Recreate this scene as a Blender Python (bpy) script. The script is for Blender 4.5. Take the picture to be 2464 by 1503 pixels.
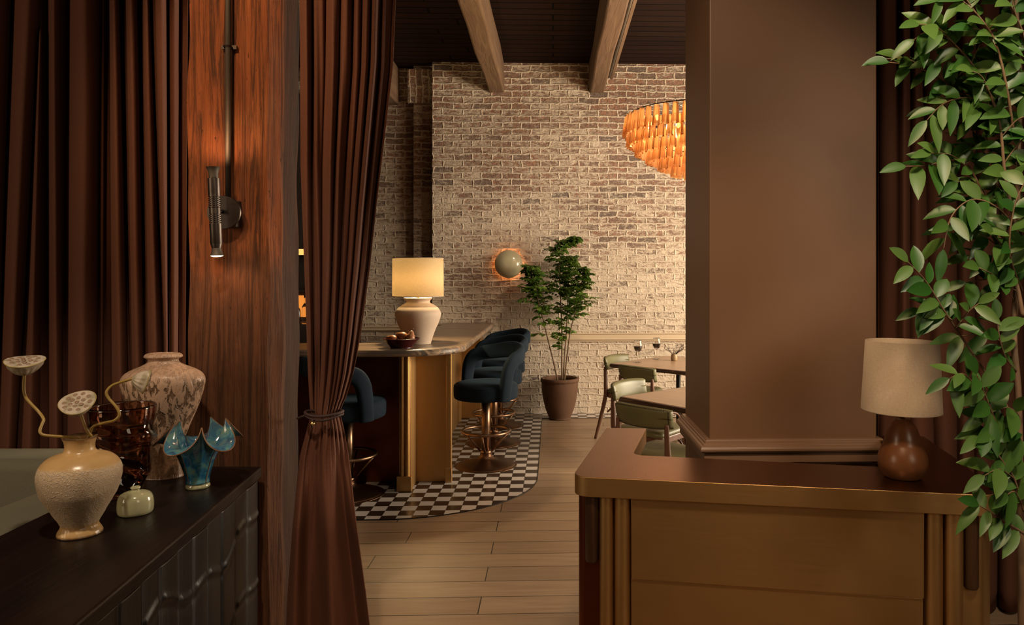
import bpy, bmesh, math, random
from mathutils import Vector, Matrix
sc = bpy.context.scene
for o in list(bpy.data.objects): bpy.data.objects.remove(o)
random.seed(7)
PI = math.pi
# ------------------------------------------------------------------ camera
F, CX, HY, CAMZ, PSI = 1750.0, 1390.0, 665.0, 1.57, 0.034
cs, sn = math.cos(PSI), math.sin(PSI)
cam_d = bpy.data.cameras.new('camera'); cam = bpy.data.objects.new('camera', cam_d)
sc.collection.objects.link(cam); sc.camera = cam
cam.location = (0, 0, CAMZ); cam.rotation_euler = (PI/2, 0, -PSI)
cam_d.sensor_width = 36; cam_d.lens = F/2464*36
cam_d.shift_x = (1232-CX)/2464; cam_d.shift_y = -(751.5-HY)/2464
cam_d.clip_start = 0.05
# ------------------------------------------------------------------ world, colour, lights
w = bpy.data.worlds.new('world'); sc.world = w; w.use_nodes = True
w.node_tree.nodes['Background'].inputs[0].default_value = (0.9, 0.75, 0.6, 1)
w.node_tree.nodes['Background'].inputs[1].default_value = 0.0
sc.view_settings.view_transform = 'Standard'; sc.view_settings.look = 'None'
sc.view_settings.gamma = 1; sc.view_settings.use_curve_mapping = False
sc.view_settings.exposure = 0.0
sc.cycles.use_denoising = True
sc.cycles.sample_clamp_indirect = 4.0
sc.cycles.max_bounces = 10; sc.cycles.transparent_max_bounces = 16
sc.cycles.caustics_reflective = False; sc.cycles.caustics_refractive = False

def light(name, kind, loc, energy, color, rot=(0,0,0), size=None, size_y=None, spot=None, blend=.6, radius=None):
    l = bpy.data.lights.new(name, kind); l.energy = energy; l.color = color
    if kind == 'AREA':
        l.shape = 'RECTANGLE'; l.size = size; l.size_y = size_y or size
    if spot: l.spot_size = math.radians(spot); l.spot_blend = blend
    if radius is not None: l.shadow_soft_size = radius
    o = bpy.data.objects.new(name, l); sc.collection.objects.link(o)
    o.location = loc; o.rotation_euler = rot
    return o
def aim(o, target):
    d = Vector(target)-o.location
    o.rotation_euler = d.to_track_quat('-Z', 'Y').to_euler()
    return o
WARM = (1, .66, .36); SOFT = (1, .80, .58)
# daylight coming through the window in the right wall of the dining room
light('window_daylight', 'AREA', (4.55, 5.9, 1.75), 460, (1, .82, .60), (0, PI/2, 0), 2.0, 3.2)
# added soft fill behind the camera, to the right; no window is built
aim(light('front_fill', 'AREA', (2.4, -1.3, 2.3), 26, (1, .79, .55), (PI/2, 0, 0), 1.4, 1.4), (-.6, 3, 1))
# added soft fill from the left, no entrance is built
aim(light('left_fill', 'AREA', (-4.4, 0.2, 2.2), 60, (1, .74, .48), (0, -PI/2, 0), 1.2, 1.8), (-1.5, 3.2, 1.6))
# added fill spots high up, each aimed at one area; no fixtures
aim(light('fill_spot', 'SPOT', (-0.8, 0.9, 3.8), 230, SOFT, spot=46, radius=.08), (-1.5, 2.45, .9))
aim(light('fill_spot', 'SPOT', (0.3, 0.6, 3.6), 170, WARM, spot=60, radius=.15), (0.65, 2.4, .6))
aim(light('fill_spot', 'SPOT', (1.25, 0.6, 3.7), 150, SOFT, spot=34, radius=.10), (1.22, 2.3, 1.0))
aim(light('fill_spot', 'SPOT', (1.0, 0.3, 3.8), 80, SOFT, spot=44, radius=.12), (1.45, 2.1, 2.0))
aim(light('fill_spot', 'SPOT', (-0.1, 0.8, 3.7), 115, (1,.76,.52), spot=40, radius=.12), (0.66, 2.95, 1.95))
aim(light('fill_spot', 'SPOT', (0.6, -0.7, 3.8), 130, SOFT, spot=80, radius=.12), (0.7, -1.6, 1.0))
aim(light('fill_spot', 'SPOT', (1.3, 5.6, 3.9), 150, SOFT, spot=90, radius=.15), (0.9, 8.3, 0.7))
aim(light('fill_spot', 'SPOT', (-0.2, 4.3, 3.9), 28, SOFT, spot=80, radius=.15), (-0.4, 5.1, 0))
aim(light('fill_spot', 'SPOT', (-1.6, 1.2, 3.8), 210, (1,.62,.32), spot=40, radius=.12), (-1.35, 3.05, 2.5))

# ------------------------------------------------------------------ pixel / camera helpers (measurements taken from the photo)
def CW(xc, d, z=0.0): return Vector((xc*cs+d*sn, -xc*sn+d*cs, z))
def PD(px, py, d): return CW((px-CX)/F*d, d, CAMZ-(py-HY)/F*d)
def PZ(px, py, z):
    d = F*(CAMZ-z)/(py-HY); return CW((px-CX)/F*d, d, z)
def lerp(a, b, t): return a+(b-a)*t
def interp(x, xs, ys):
    if x <= xs[0]: return ys[0]
    for i in range(len(xs)-1):
        if x <= xs[i+1]:
            t = (x-xs[i])/(xs[i+1]-xs[i]); return lerp(ys[i], ys[i+1], t)
    return ys[-1]
def sm(t): t = max(0, min(1, t)); return t*t*(3-2*t)

# ------------------------------------------------------------------ materials
class NT:
    def __init__(s, name):
        s.m = bpy.data.materials.new(name); s.m.use_nodes = True
        s.t = s.m.node_tree; s.b = s.t.nodes['Principled BSDF']; s.out = s.t.nodes['Material Output']
    def n(s, typ, ins=None, **kw):
        n = s.t.nodes.new(typ)
        for k, v in kw.items(): setattr(n, k, v)
        for k, v in (ins or {}).items(): s.set(n.inputs[k], v)
        return n
    def set(s, sock, v):
        if isinstance(v, bpy.types.NodeSocket): s.t.links.new(v, sock)
        elif isinstance(v, bpy.types.Node): s.t.links.new(v.outputs[0], sock)
        else:
            if isinstance(v, tuple) and len(v) == 3 and sock.type == 'RGBA': v = (*v, 1)
            sock.default_value = v
    def p(s, **kw):
        for k, v in kw.items(): s.set(s.b.inputs[k.replace('_', ' ')], v)
        return s
    def coord(s, scale=(1,1,1), rot=(0,0,0), loc=(0,0,0), kind='Object'):
        tc = s.n('ShaderNodeTexCoord')
        return s.n('ShaderNodeMapping', {'Vector': tc.outputs[kind], 'Scale': scale, 'Rotation': rot, 'Location': loc}).outputs[0]
    def noise(s, vec, scale=5, detail=4, rough=.5, dist=0):
        return s.n('ShaderNodeTexNoise', {'Vector': vec, 'Scale': scale, 'Detail': detail, 'Roughness': rough, 'Distortion': dist}).outputs[0]
    def ramp(s, fac, stops, interp='LINEAR'):
        r = s.n('ShaderNodeValToRGB', {'Fac': fac}); r.color_ramp.interpolation = interp
        e = r.color_ramp.elements
        while len(e) < len(stops): e.new(.5)
        for el, (p, c) in zip(e, stops):
            el.position = p; el.color = (*c, 1) if isinstance(c, tuple) else (c, c, c, 1)
        return r.outputs[0]
    def mix(s, f, a, b, mode='MIX'):
        n = s.n('ShaderNodeMix', data_type='RGBA', blend_type=mode)
        s.set(n.inputs[0], f); s.set(n.inputs[6], a); s.set(n.inputs[7], b)
        return n.outputs[2]
    def math(s, op, a, b=0.0, c=None):
        n = s.n('ShaderNodeMath', operation=op); s.set(n.inputs[0], a); s.set(n.inputs[1], b)
        if c is not None: s.set(n.inputs[2], c)
        return n.outputs[0]
    def bump(s, h, strength=.3, dist=.01):
        s.set(s.b.inputs['Normal'], s.n('ShaderNodeBump', {'Height': h, 'Strength': strength, 'Distance': dist}).outputs[0]); return s
def simple(name, col, rough=.5, metal=0.0, **kw):
    t = NT(name); t.p(Base_Color=col, Roughness=rough, Metallic=metal, **kw); return t.m
M = {}
def brick_mat(name, vertical=False, seed=0.0, paint_shift=0.0):
    t = NT(name)
    g = t.n('ShaderNodeNewGeometry').outputs['Position']
    sep = t.n('ShaderNodeSeparateXYZ', {0: g})
    x, z = sep.outputs[0], sep.outputs[2]
    n1 = t.noise(g, 3.0, 3); n2 = t.noise(g, 16, 3); n3 = t.noise(g, 42, 3, .6)
    wob = t.math('ADD', t.math('MULTIPLY', t.math('SUBTRACT', n1, .5), .045), t.math('ADD', t.math('MULTIPLY', t.math('SUBTRACT', n2, .5), .026), t.math('MULTIPLY', t.math('SUBTRACT', n3, .5), .016)))
    x2 = t.math('ADD', x, t.math('ADD', sep.outputs[1], t.math('MULTIPLY', wob, -1.3))); z2 = t.math('ADD', z, wob)
    v = t.n('ShaderNodeCombineXYZ', {0: z2 if vertical else x2, 1: x2 if vertical else z2, 2: 0.0}).outputs[0]
    br = t.n('ShaderNodeTexBrick', {'Vector': v, 'Scale': 1.0, 'Mortar Size': .0125, 'Mortar Smooth': .9, 'Bias': 0.0,
             'Brick Width': .222, 'Row Height': .0726, 'Color1': (0,0,0), 'Color2': (1,1,1), 'Mortar': (.5,.5,.5)})
    rnd, mort = br.outputs['Color'], br.outputs['Fac']
    bc = t.ramp(rnd, [(0, (.19,.085,.055)), (.3, (.30,.12,.07)), (.6, (.34,.165,.10)), (.85, (.24,.125,.085)), (1, (.13,.095,.08))])
    stain = t.noise(g, 34, 5, .65)
    bc = t.mix(t.ramp(stain, [(.42, 0.0), (.62, .75)]), bc, (.095,.06,.045))
    st = t.n('ShaderNodeVectorMath', {0: g, 1: (1,1,2.3)}, operation='MULTIPLY').outputs[0]
    w1 = t.noise(st, 15, 8, .72, .6); w2 = t.noise(g, 1.7, 3, .5); w3 = t.noise(st, 55, 4, .65)
    hgt = t.math('MULTIPLY', t.math('SUBTRACT', z, 1.8), -.085)
    pnt = t.math('ADD', t.math('ADD', t.math('MULTIPLY', w1, 1.25), t.math('MULTIPLY', w3, .5)), t.math('MULTIPLY', w2, .45))
    pnt = t.math('ADD', pnt, t.math('ADD', t.math('MULTIPLY', t.math('SUBTRACT', rnd, .5), -.17), hgt))
    pnt = t.math('ADD', pnt, t.math('MULTIPLY', mort, .62))
    fac = t.ramp(t.math('MULTIPLY', pnt, .5), [(.465+paint_shift, .06), (.515+paint_shift, .55), (.575+paint_shift, .96)])
    wash = t.mix(t.noise(g, 9, 4), (.70,.59,.46), (.55,.455,.35))
    wash = t.mix(t.math('MULTIPLY', t.ramp(w3, [(.55, 0.0), (.7, 1.0)]), .25), wash, (.34,.24,.16))
    col = t.mix(fac, bc, wash)
    t.p(Base_Color=col, Roughness=.85)
    h = t.math('ADD', t.math('MULTIPLY', mort, .8), t.math('ADD', t.math('MULTIPLY', fac, .45), t.math('ADD', t.math('MULTIPLY', n3, .9), t.math('MULTIPLY', n2, .8))))
    t.bump(h, .75, .013)
    return t.m
M['brick'] = brick_mat('whitewashed_brick')
M['brick_recess'] = brick_mat('whitewashed_recess_brick')
M['brick_soldier'] = brick_mat('soldier_course_brick', True)
def planks_mat(name, cols, width, length, rough, off=(0,0,0), gap=.003, bump=.15, grain=(2.2, 34, 30), gaps=(.02,.012,.008), spec=.5):
    t = NT(name)
    g = t.n('ShaderNodeNewGeometry').outputs['Position']
    v = t.n('ShaderNodeMapping', {'Vector': g, 'Location': off}).outputs[0]
    br = t.n('ShaderNodeTexBrick', {'Vector': v, 'Scale': 1.0, 'Mortar Size': gap, 'Mortar Smooth': .1, 'Bias': 0.0,
             'Brick Width': length, 'Row Height': width, 'Color1': (0,0,0), 'Color2': (1,1,1), 'Mortar': (.5,.5,.5)}, offset=.37, offset_frequency=2, squash=.8, squash_frequency=3)
    rnd, mort = br.outputs['Color'], br.outputs['Fac']
    sh = t.n('ShaderNodeVectorMath', {0: v, 1: t.n('ShaderNodeCombineXYZ', {0: t.math('MULTIPLY', rnd, 7.3), 1: 0.0, 2: t.math('MULTIPLY', rnd, 3.1)}).outputs[0]}, operation='ADD').outputs[0]
    gr = t.noise(t.n('ShaderNodeMapping', {'Vector': sh, 'Scale': grain}).outputs[0], 1, 6, .62, .8)
    big = t.noise(t.n('ShaderNodeMapping', {'Vector': sh, 'Scale': (1.2, 6, 6)}).outputs[0], 1, 3, .5, .6)
    kn = t.n('ShaderNodeTexVoronoi', {'Vector': t.n('ShaderNodeMapping', {'Vector': sh, 'Scale': (.9, 2.4, 1)}).outputs[0], 'Scale': 1.3}).outputs['Distance']
    knot = t.ramp(kn, [(.0, 1.0), (.035, .0)])
    c = t.mix(rnd, cols[0], cols[1]); c = t.mix(t.ramp(gr, [(.35, 0.0), (.75, .75)]), c, cols[2])
    c = t.mix(t.math('MULTIPLY', big, .35), c, cols[3])
    c = t.mix(t.math('MULTIPLY', knot, .7), c, (.03,.02,.012))
    c = t.mix(mort, c, gaps)
    t.p(Base_Color=c, Roughness=t.math('ADD', t.math('MULTIPLY', gr, .15), rough), Specular_IOR_Level=spec)
    t.bump(t.math('SUBTRACT', t.math('MULTIPLY', gr, .25), mort), bump, .004)
    return t.m
M['floor'] = planks_mat('oak_floor_boards', [(.36,.245,.155), (.24,.152,.092), (.19,.118,.07), (.33,.235,.155)], .184, 1.75, .34, off=(.35, .1, 0))
M['ceiling'] = planks_mat('dark_ceiling_boards', [(.020,.009,.006), (.010,.005,.004), (.006,.003,.003), (.03,.013,.008)], .145, 3.1, .8, gap=.009, gaps=(.0005,.0004,.0004), bump=.6, spec=.08)
def tile_mat():
    t = NT('checker_tiles')
    g = t.n('ShaderNodeNewGeometry').outputs['Position']
    s = t.n('ShaderNodeSeparateXYZ', {0: g})
    x = t.math('DIVIDE', t.math('ADD', s.outputs[0], .12), .1); y = t.math('DIVIDE', t.math('SUBTRACT', s.outputs[1], 5.404), .1)
    par = t.math('ABSOLUTE', t.math('MODULO', t.math('ADD', t.math('FLOOR', x), t.math('FLOOR', y)), 2.0))
    gx = t.math('ABSOLUTE', t.math('SUBTRACT', t.math('FRACT', x), .5)); gy = t.math('ABSOLUTE', t.math('SUBTRACT', t.math('FRACT', y), .5))
    gr = t.math('GREATER_THAN', t.math('MAXIMUM', gx, gy), .483)
    n = t.noise(g, 22, 3)
    c = t.mix(par, t.mix(n, (.66,.60,.55), (.52,.46,.42)), t.mix(n, (.030,.018,.013), (.05,.03,.02)))
    c = t.mix(gr, c, (.05,.04,.035))
    t.p(Base_Color=c, Roughness=t.mix(par, (.4,.4,.4), (.24,.24,.24)))
    t.bump(t.math('SUBTRACT', t.math('MULTIPLY', n, .1), gr), .2, .002)
    return t.m
M['tile'] = tile_mat()
def wood(name, c1, c2, c3, grain=(30,30,1.6), rough=.45, bump=.2, dist=.004, scale=1.0, kind='Object', spec=.5):
    t = NT(name); v = t.coord(grain, kind=kind)
    a = t.noise(v, scale, 6, .62, 1.0); b = t.noise(t.coord((grain[0]*.2, grain[1]*.2, grain[2]*.5), kind=kind), scale, 3, .5, .5)
    c = t.mix(t.ramp(a, [(.3, 0.0), (.7, 1.0)]), c1, c2); c = t.mix(t.ramp(b, [(.4, 0.0), (.75, .8)]), c, c3)
    t.p(Base_Color=c, Roughness=rough, Specular_IOR_Level=spec); t.bump(a, bump, dist); return t.m
def column_mat():
    t = NT('old_painted_timber'); v = t.coord((30,30,1.1)); a = t.noise(v, 1, 8, .68, 2.2)
    fine = t.noise(t.coord((110,110,3.5)), 1, 5, .65, 1.0)
    b = t.noise(t.coord((6,6,1.2)), 1, 5, .6, .8); pits = t.noise(t.coord((60,60,22)), 1, 3, .5); blot = t.noise(t.coord((3,3,1.6)), 1.6, 4, .6)
    s = t.n('ShaderNodeSeparateXYZ', {0: t.n('ShaderNodeTexCoord').outputs['Object']})
    c = t.mix(t.ramp(b, [(.35, 0.0), (.65, 1.0)]), (.31,.092,.027), (.21,.060,.020))
    c = t.mix(t.ramp(blot, [(.5, 0.0), (.66, .55)]), c, (.30,.115,.04))
    low = t.ramp(t.math('ADD', t.math('MULTIPLY', s.outputs[2], .5), t.math('MULTIPLY', b, .35)), [(.95, .72), (1.25, 0.0)])   # darker brown towards the bottom, redder above
    c = t.mix(low, c, (.085,.040,.020))
    c = t.mix(t.ramp(a, [(.47, 0.0), (.60, .85)]), c, (.050,.020,.010))
    c = t.mix(t.math('MULTIPLY', t.ramp(fine, [(.5, 0.0), (.64, 1.0)]), .5), c, (.04,.018,.010))
    edge = t.ramp(t.math('ADD', t.math('MULTIPLY', s.outputs[1], 3.6), t.math('MULTIPLY', t.math('SUBTRACT', a, .5), .7)), [(.42, 0.0), (.52, .8), (.74, .8), (.84, 0.0)])
    c = t.mix(t.math('MULTIPLY', edge, t.ramp(b, [(.45, .05), (.6, .75)])), c, t.mix(fine, (.085,.065,.042), (.04,.028,.02)))
    c = t.mix(t.ramp(s.outputs[1], [(.035, 0.0), (.075, .85)]), c, (.030,.012,.007))  # side face shaded in the colour, to counter the dining room light
    c = t.mix(t.ramp(t.math('ADD', t.math('MULTIPLY', s.outputs[1], 3.6), t.math('MULTIPLY', t.math('SUBTRACT', b, .5), .8)), [(.76, 0.0), (.86, .9)]), c, (.018,.013,.014))
    c = t.mix(t.ramp(pits, [(.68, 0.0), (.74, .8)]), c, (.015,.008,.006))
    t.p(Base_Color=c, Roughness=.72, Specular_IOR_Level=.25)
    h = t.math('ADD', t.math('MULTIPLY', a, -1.4), t.math('ADD', t.math('MULTIPLY', fine, -.6), t.math('MULTIPLY', pits, -.5)))
    t.bump(h, .9, .009); return t.m
M['column'] = column_mat()
M['beam'] = wood('ceiling_beam_timber', (.19,.115,.060), (.12,.066,.034), (.065,.032,.02), (16,1.4,16), .8, .8, .015)
M['brown_paint'] = (lambda t: (t.p(Base_Color=t.mix(t.noise(t.coord((1,1,1)), 2.2, 4), (.20,.108,.060), (.165,.086,.046)), Roughness=.42), t.bump(t.noise(t.coord(), 14, 4), .12, .006), t.m)[-1])(NT('brown_plaster'))
M['dark_wall'] = simple('dark_wall_paint', (.03,.016,.011), .8)
M['cream_trim'] = simple('cream_trim_paint', (.58,.46,.32), .5)
def fabric(name, col, col2, weave=600, sheen=.25, rough=.85, bump=.15):
    t = NT(name); v = t.coord()
    a = t.noise(t.coord((1,1,5)), 70, 3, .7); b = t.noise(t.coord((6,6,1)), 60, 3, .7); big = t.noise(v, 1.2, 2)
    f = t.math('MULTIPLY', t.math('ADD', a, b), .5)
    t.p(Base_Color=t.mix(t.ramp(f, [(.35, 0.0), (.65, 1.0)]), col, col2), Roughness=rough, Sheen_Weight=sheen, Sheen_Roughness=.4)
    t.b.inputs['Sheen Tint'].default_value = (min(1, col[0]*5), min(1, col[1]*5), min(1, col[2]*5), 1)
    t.bump(f, bump, .002); return t.m
M['curtain'] = fabric('brown_curtain_linen', (.125,.040,.017), (.085,.026,.011), sheen=.06)
M['curtain_dark'] = fabric('dark_brown_curtain', (.12,.042,.019), (.09,.030,.013), sheen=.06)
M['shade'] = fabric('linen_lamp_shade', (.62,.50,.38), (.50,.39,.29), sheen=.1)
M['sofa'] = fabric('sage_sofa_velvet', (.14,.128,.087), (.11,.10,.068), sheen=.2)
def velvet(name, c):
    t = NT(name); n = t.noise(t.coord(), 7, 3)
    t.p(Base_Color=t.mix(n, c, tuple(q*1.5 for q in c)), Roughness=.85, Specular_IOR_Level=.2, Sheen_Weight=.22, Sheen_Roughness=.35)
    t.b.inputs['Sheen Tint'].default_value = (.10,.17,.22,1); t.bump(t.noise(t.coord(), 260, 2), .06, .001); return t.m
M['velvet'] = velvet('navy_velvet', (.0045,.011,.020))
def metal(name, c, rough, brush=(1,1,60), amt=.12, bump=.02):
    t = NT(name); n = t.noise(t.coord(brush), 8, 3, .6); big = t.noise(t.coord(), 2.5, 4)
    t.p(Base_Color=t.mix(t.math('MULTIPLY', big, .6), c, tuple(q*.62 for q in c)), Metallic=1.0, Roughness=t.math('ADD', t.math('MULTIPLY', n, amt), rough))
    if bump: t.bump(n, bump, .001)
    return t.m
M['brass'] = metal('aged_brass', (.62,.38,.155), .43)
M['brass_red'] = metal('patinated_copper_panel', (.22,.07,.035), .34)
M['brass_top'] = metal('bronze_top', (.34,.17,.09), .24, (60,1,1))
M['brass_bright'] = simple('polished_brass', (.75,.52,.22), .25, 1.0)
M['bronze'] = metal('brushed_bronze', (.30,.185,.115), .26, (1,1,40))
M['bronze_dark'] = metal('dark_bronze_base', (.17,.095,.055), .3, (8,8,8))
M['gunmetal'] = metal('gunmetal', (.10,.08,.07), .34, (1,1,50))
M['pipe'] = metal('dull_conduit', (.13,.11,.09), .62, (1,1,6))
M['black_metal'] = simple('black_metal', (.012,.011,.010), .45, .6)
M['black'] = simple('black_void', (.004,.003,.003), .9)
def marble():
    t = NT('striped_marble'); g = t.coord((1,1,1))
    warp = t.noise(g, 1.3, 3); y = t.n('ShaderNodeSeparateXYZ', {0: g}).outputs[1]
    v = t.n('ShaderNodeMapping', {'Vector': g, 'Scale': (.35, 7, 5), 'Rotation': (0,0,.05)}).outputs[0]
    a = t.noise(v, 1.6, 5, .55, .9)
    b = t.noise(t.n('ShaderNodeMapping', {'Vector': g, 'Scale': (1.1, 24, 14), 'Rotation': (0,0,.05)}).outputs[0], 1, 4, .6, .8)
    c = t.ramp(a, [(.33, (.09,.055,.035)), (.42, (.33,.22,.14)), (.47, (.12,.075,.05)), (.54, (.40,.28,.18)), (.60, (.055,.045,.042)), (.70, (.28,.19,.125))])
    c = t.mix(t.ramp(b, [(.50, 0.0), (.60, .65)]), c, (.10,.095,.095))
    t.p(Base_Color=c, Roughness=.32, Coat_Weight=.15, Coat_Roughness=.15); return t.m
M['marble'] = marble()
M['black_oak'] = wood('black_stained_oak', (.011,.006,.005), (.005,.003,.003), (.017,.009,.006), (40,2,40), .36, .6, .003, spec=.2)
M['black_front'] = wood('blackened_carved_wood', (.008,.007,.008), (.004,.004,.004), (.012,.010,.010), (40,40,2), .36, .4, .003, spec=.35)
M['wood_dark'] = wood('zebrano_handle', (.085,.038,.016), (.016,.007,.004), (.05,.022,.01), (60,60,1.5), .35, .2, .001)
M['wood_lamp'] = wood('turned_walnut', (.20,.075,.028), (.13,.045,.018), (.24,.10,.04), (24,24,2.5), .32, .05, .001)
M['wood_chair'] = wood('walnut_chair_frame', (.13,.058,.034), (.085,.036,.022), (.16,.075,.045), (30,30,2), .4, .1, .001)
M['wood_table'] = wood('oak_table_top', (.46,.30,.20), (.38,.24,.15), (.34,.21,.14), (2,26,26), .3, .05, .001)
M['wood_edge'] = simple('dark_table_edge', (.05,.022,.015), .3)
def leather(name, c):
    t = NT(name); n = t.noise(t.coord(), 120, 3); b = t.noise(t.coord(), 6, 3)
    t.p(Base_Color=t.mix(b, c, tuple(q*.75 for q in c)), Roughness=.44); t.bump(n, .06, .001); return t.m
M['leather'] = leather('olive_leather', (.155,.148,.063))
M['leather_dark'] = leather('dark_olive_leather', (.105,.105,.045))
def leafmat(name, c1, c2, tr=.35):
    t = NT(name)
    g = t.n('ShaderNodeNewGeometry'); rnd = g.outputs['Random Per Island']
    col = t.mix(rnd, c1, c2)
    t.p(Base_Color=col, Roughness=.42)
    tl = t.n('ShaderNodeBsdfTranslucent', {'Color': col})
    mx = t.n('ShaderNodeMixShader', {0: tr, 1: t.b.outputs[0], 2: tl.outputs[0]})
    t.t.links.new(mx.outputs[0], t.out.inputs[0]); return t.m
M['leaf'] = leafmat('glossy_green_leaves', (.016,.085,.008), (.085,.17,.032), .22)
M['leaf_back'] = leafmat('tree_leaves', (.030,.095,.010), (.15,.23,.03), .3)
M['bark'] = wood('pale_bark', (.16,.095,.05), (.09,.05,.028), (.20,.13,.07), (40,40,8), .75, .4, .003)
M['bark_green'] = simple('greenish_twig', (.13,.10,.045), .7)
M['moss'] = (lambda t: (t.p(Base_Color=t.mix(t.noise(t.coord(), 60, 3), (.02,.06,.008), (.07,.12,.02)), Roughness=.95), t.bump(t.noise(t.coord(), 70, 3), 1, .02), t.m)[-1])(NT('moss'))
def terracotta():
    t = NT('weathered_terracotta'); n = t.noise(t.coord(), 55, 5, .7); b = t.noise(t.coord((1,1,.6)), 5, 4)
    c = t.mix(b, (.14,.065,.032), (.085,.042,.022)); c = t.mix(t.ramp(n, [(.56, 0.0), (.7, .8)]), c, (.05,.025,.016))
    t.p(Base_Color=c, Roughness=.8); t.bump(n, .3, .004); return t.m
M['terracotta'] = terracotta()
def lampceramic():
    t = NT('speckled_lamp_ceramic'); n = t.noise(t.coord(), 190, 3, .7)
    t.p(Base_Color=t.mix(t.ramp(n, [(.5, 0.0), (.75, .6)]), (.56,.44,.34), (.30,.21,.15)), Roughness=.7); t.bump(n, .15, .002); return t.m
M['lamp_ceramic'] = lampceramic()
def vase_cream():
    t = NT('cream_crackle_glaze'); o = t.n('ShaderNodeTexCoord').outputs['Object']; z = t.n('ShaderNodeSeparateXYZ', {0: o}).outputs[2]
    n = t.noise(o, 45, 5, .7, .5); cr = t.n('ShaderNodeTexVoronoi', {'Vector': t.n('ShaderNodeVectorMath', {0: o, 1: t.n('ShaderNodeVectorMath', {0: t.n('ShaderNodeTexNoise', {'Vector': o, 'Scale': 30.0}).outputs[1], 1: (.02,.02,.02)}, operation='MULTIPLY').outputs[0]}, operation='ADD').outputs[0], 'Scale': 130.0}, feature='DISTANCE_TO_EDGE').outputs[0]
    crack = t.ramp(cr, [(.0, 1.0), (.10, 0.0)])
    zz = t.math('ADD', z, t.math('MULTIPLY', t.math('SUBTRACT', t.noise(o, 6, 3), .5), .02))
    glz = t.math('MAXIMUM', t.ramp(zz, [(.032, 1.0), (.038, 0.0)]), t.ramp(zz, [(.204, 0.0), (.212, 1.0)]))
    body = t.mix(t.math('MULTIPLY', crack, .55), (.52,.38,.24), (.66,.55,.43)); body = t.mix(t.ramp(n, [(.58, 0.0), (.7, .7)]), body, (.42,.24,.07))
    gl = t.mix(t.noise(t.coord((30,30,4)), 1, 4), (.56,.36,.16), (.44,.26,.10))
    c = t.mix(glz, body, gl); c = t.mix(t.math('MULTIPLY', t.math('MAXIMUM', t.ramp(z, [(.004, 1.0), (.008, 0.0)]), t.ramp(z, [(.286, 0.0), (.290, 1.0)])), .85), c, (.05,.02,.01))
    t.p(Base_Color=c, Roughness=t.mix(glz, (.75,.75,.75), (.28,.28,.28)))
    t.bump(t.math('MULTIPLY', t.math('ADD', crack, t.math('MULTIPLY', n, .6)), t.math('SUBTRACT', 1.0, glz)), .6, .003); return t.m
M['vase_cream'] = vase_cream()
def vase_drip():
    t = NT('dripping_lava_glaze'); o = t.n('ShaderNodeTexCoord').outputs['Object']; z = t.n('ShaderNodeSeparateXYZ', {0: o}).outputs[2]
    m = t.coord((1,1,.26)); n = t.noise(m, 58, 4, .6, .5); f = t.noise(o, 110, 4, .7)
    spot = t.ramp(n, [(.505, 0.0), (.57, 1.0)])
    band = t.math('MULTIPLY', t.ramp(z, [(.12, 0.0), (.17, 1.0)]), t.ramp(z, [(.36, 1.0), (.385, .25)]))
    spot = t.math('MULTIPLY', spot, band)
    lowz = t.math('ADD', z, t.math('MULTIPLY', t.math('SUBTRACT', t.noise(t.coord((1,1,.02)), 40, 2), .5), .12))
    low = t.ramp(lowz, [(.115, 1.0), (.125, 0.0)])
    c = t.mix(t.noise(o, 8, 3), (.52,.34,.23), (.42,.26,.17))
    c = t.mix(t.math('MULTIPLY', spot, t.ramp(f, [(.3, .5), (.6, 1.0)])), c, (.10,.050,.022))
    c = t.mix(low, c, t.mix(t.ramp(f, [(.4, 0.0), (.6, 1.0)]), (.22,.12,.06), (.12,.06,.03)))
    t.p(Base_Color=c, Roughness=.33); t.bump(t.math('ADD', t.math('MULTIPLY', spot, -1.0), t.math('MULTIPLY', n, -.8)), .9, .006); return t.m
M['vase_drip'] = vase_drip()
def blue_glaze():
    t = NT('blue_green_glaze'); o = t.n('ShaderNodeTexCoord').outputs['Object']
    n = t.noise(o, 26, 5, .6, 1.0); z = t.n('ShaderNodeSeparateXYZ', {0: o}).outputs[2]
    c = t.ramp(n, [(.3, (.010,.045,.14)), (.45, (.02,.14,.28)), (.56, (.08,.25,.30)), (.70, (.20,.28,.19))])
    c = t.mix(t.math('MULTIPLY', t.ramp(z, [(.11, 0.0), (.2, 1.0)]), .35), c, (.15,.19,.11))
    t.p(Base_Color=c, Roughness=.16, Coat_Weight=.6); return t.m
M['blue_glaze'] = blue_glaze()
M['rim_brown'] = simple('bare_clay_rim', (.17,.075,.03), .45)
M['celadon'] = simple('pale_celadon_glaze', (.40,.38,.22), .18, Coat_Weight=.5)
M['disc'] = simple('sage_lacquer', (.58,.53,.35), .16, Coat_Weight=.6)
def glassmat(name, c, rough=.02, ior=1.45):
    t = NT(name); t.p(Base_Color=c, Roughness=rough, Transmission_Weight=1.0, IOR=ior); return t.m
M['smoke_glass'] = glassmat('smoked_amber_glass', (.50,.29,.20))
M['clear_glass'] = glassmat('clear_glass', (.98,.96,.93), .0)
M['wine'] = simple('red_wine', (.008,.001,.001), .05)
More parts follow.
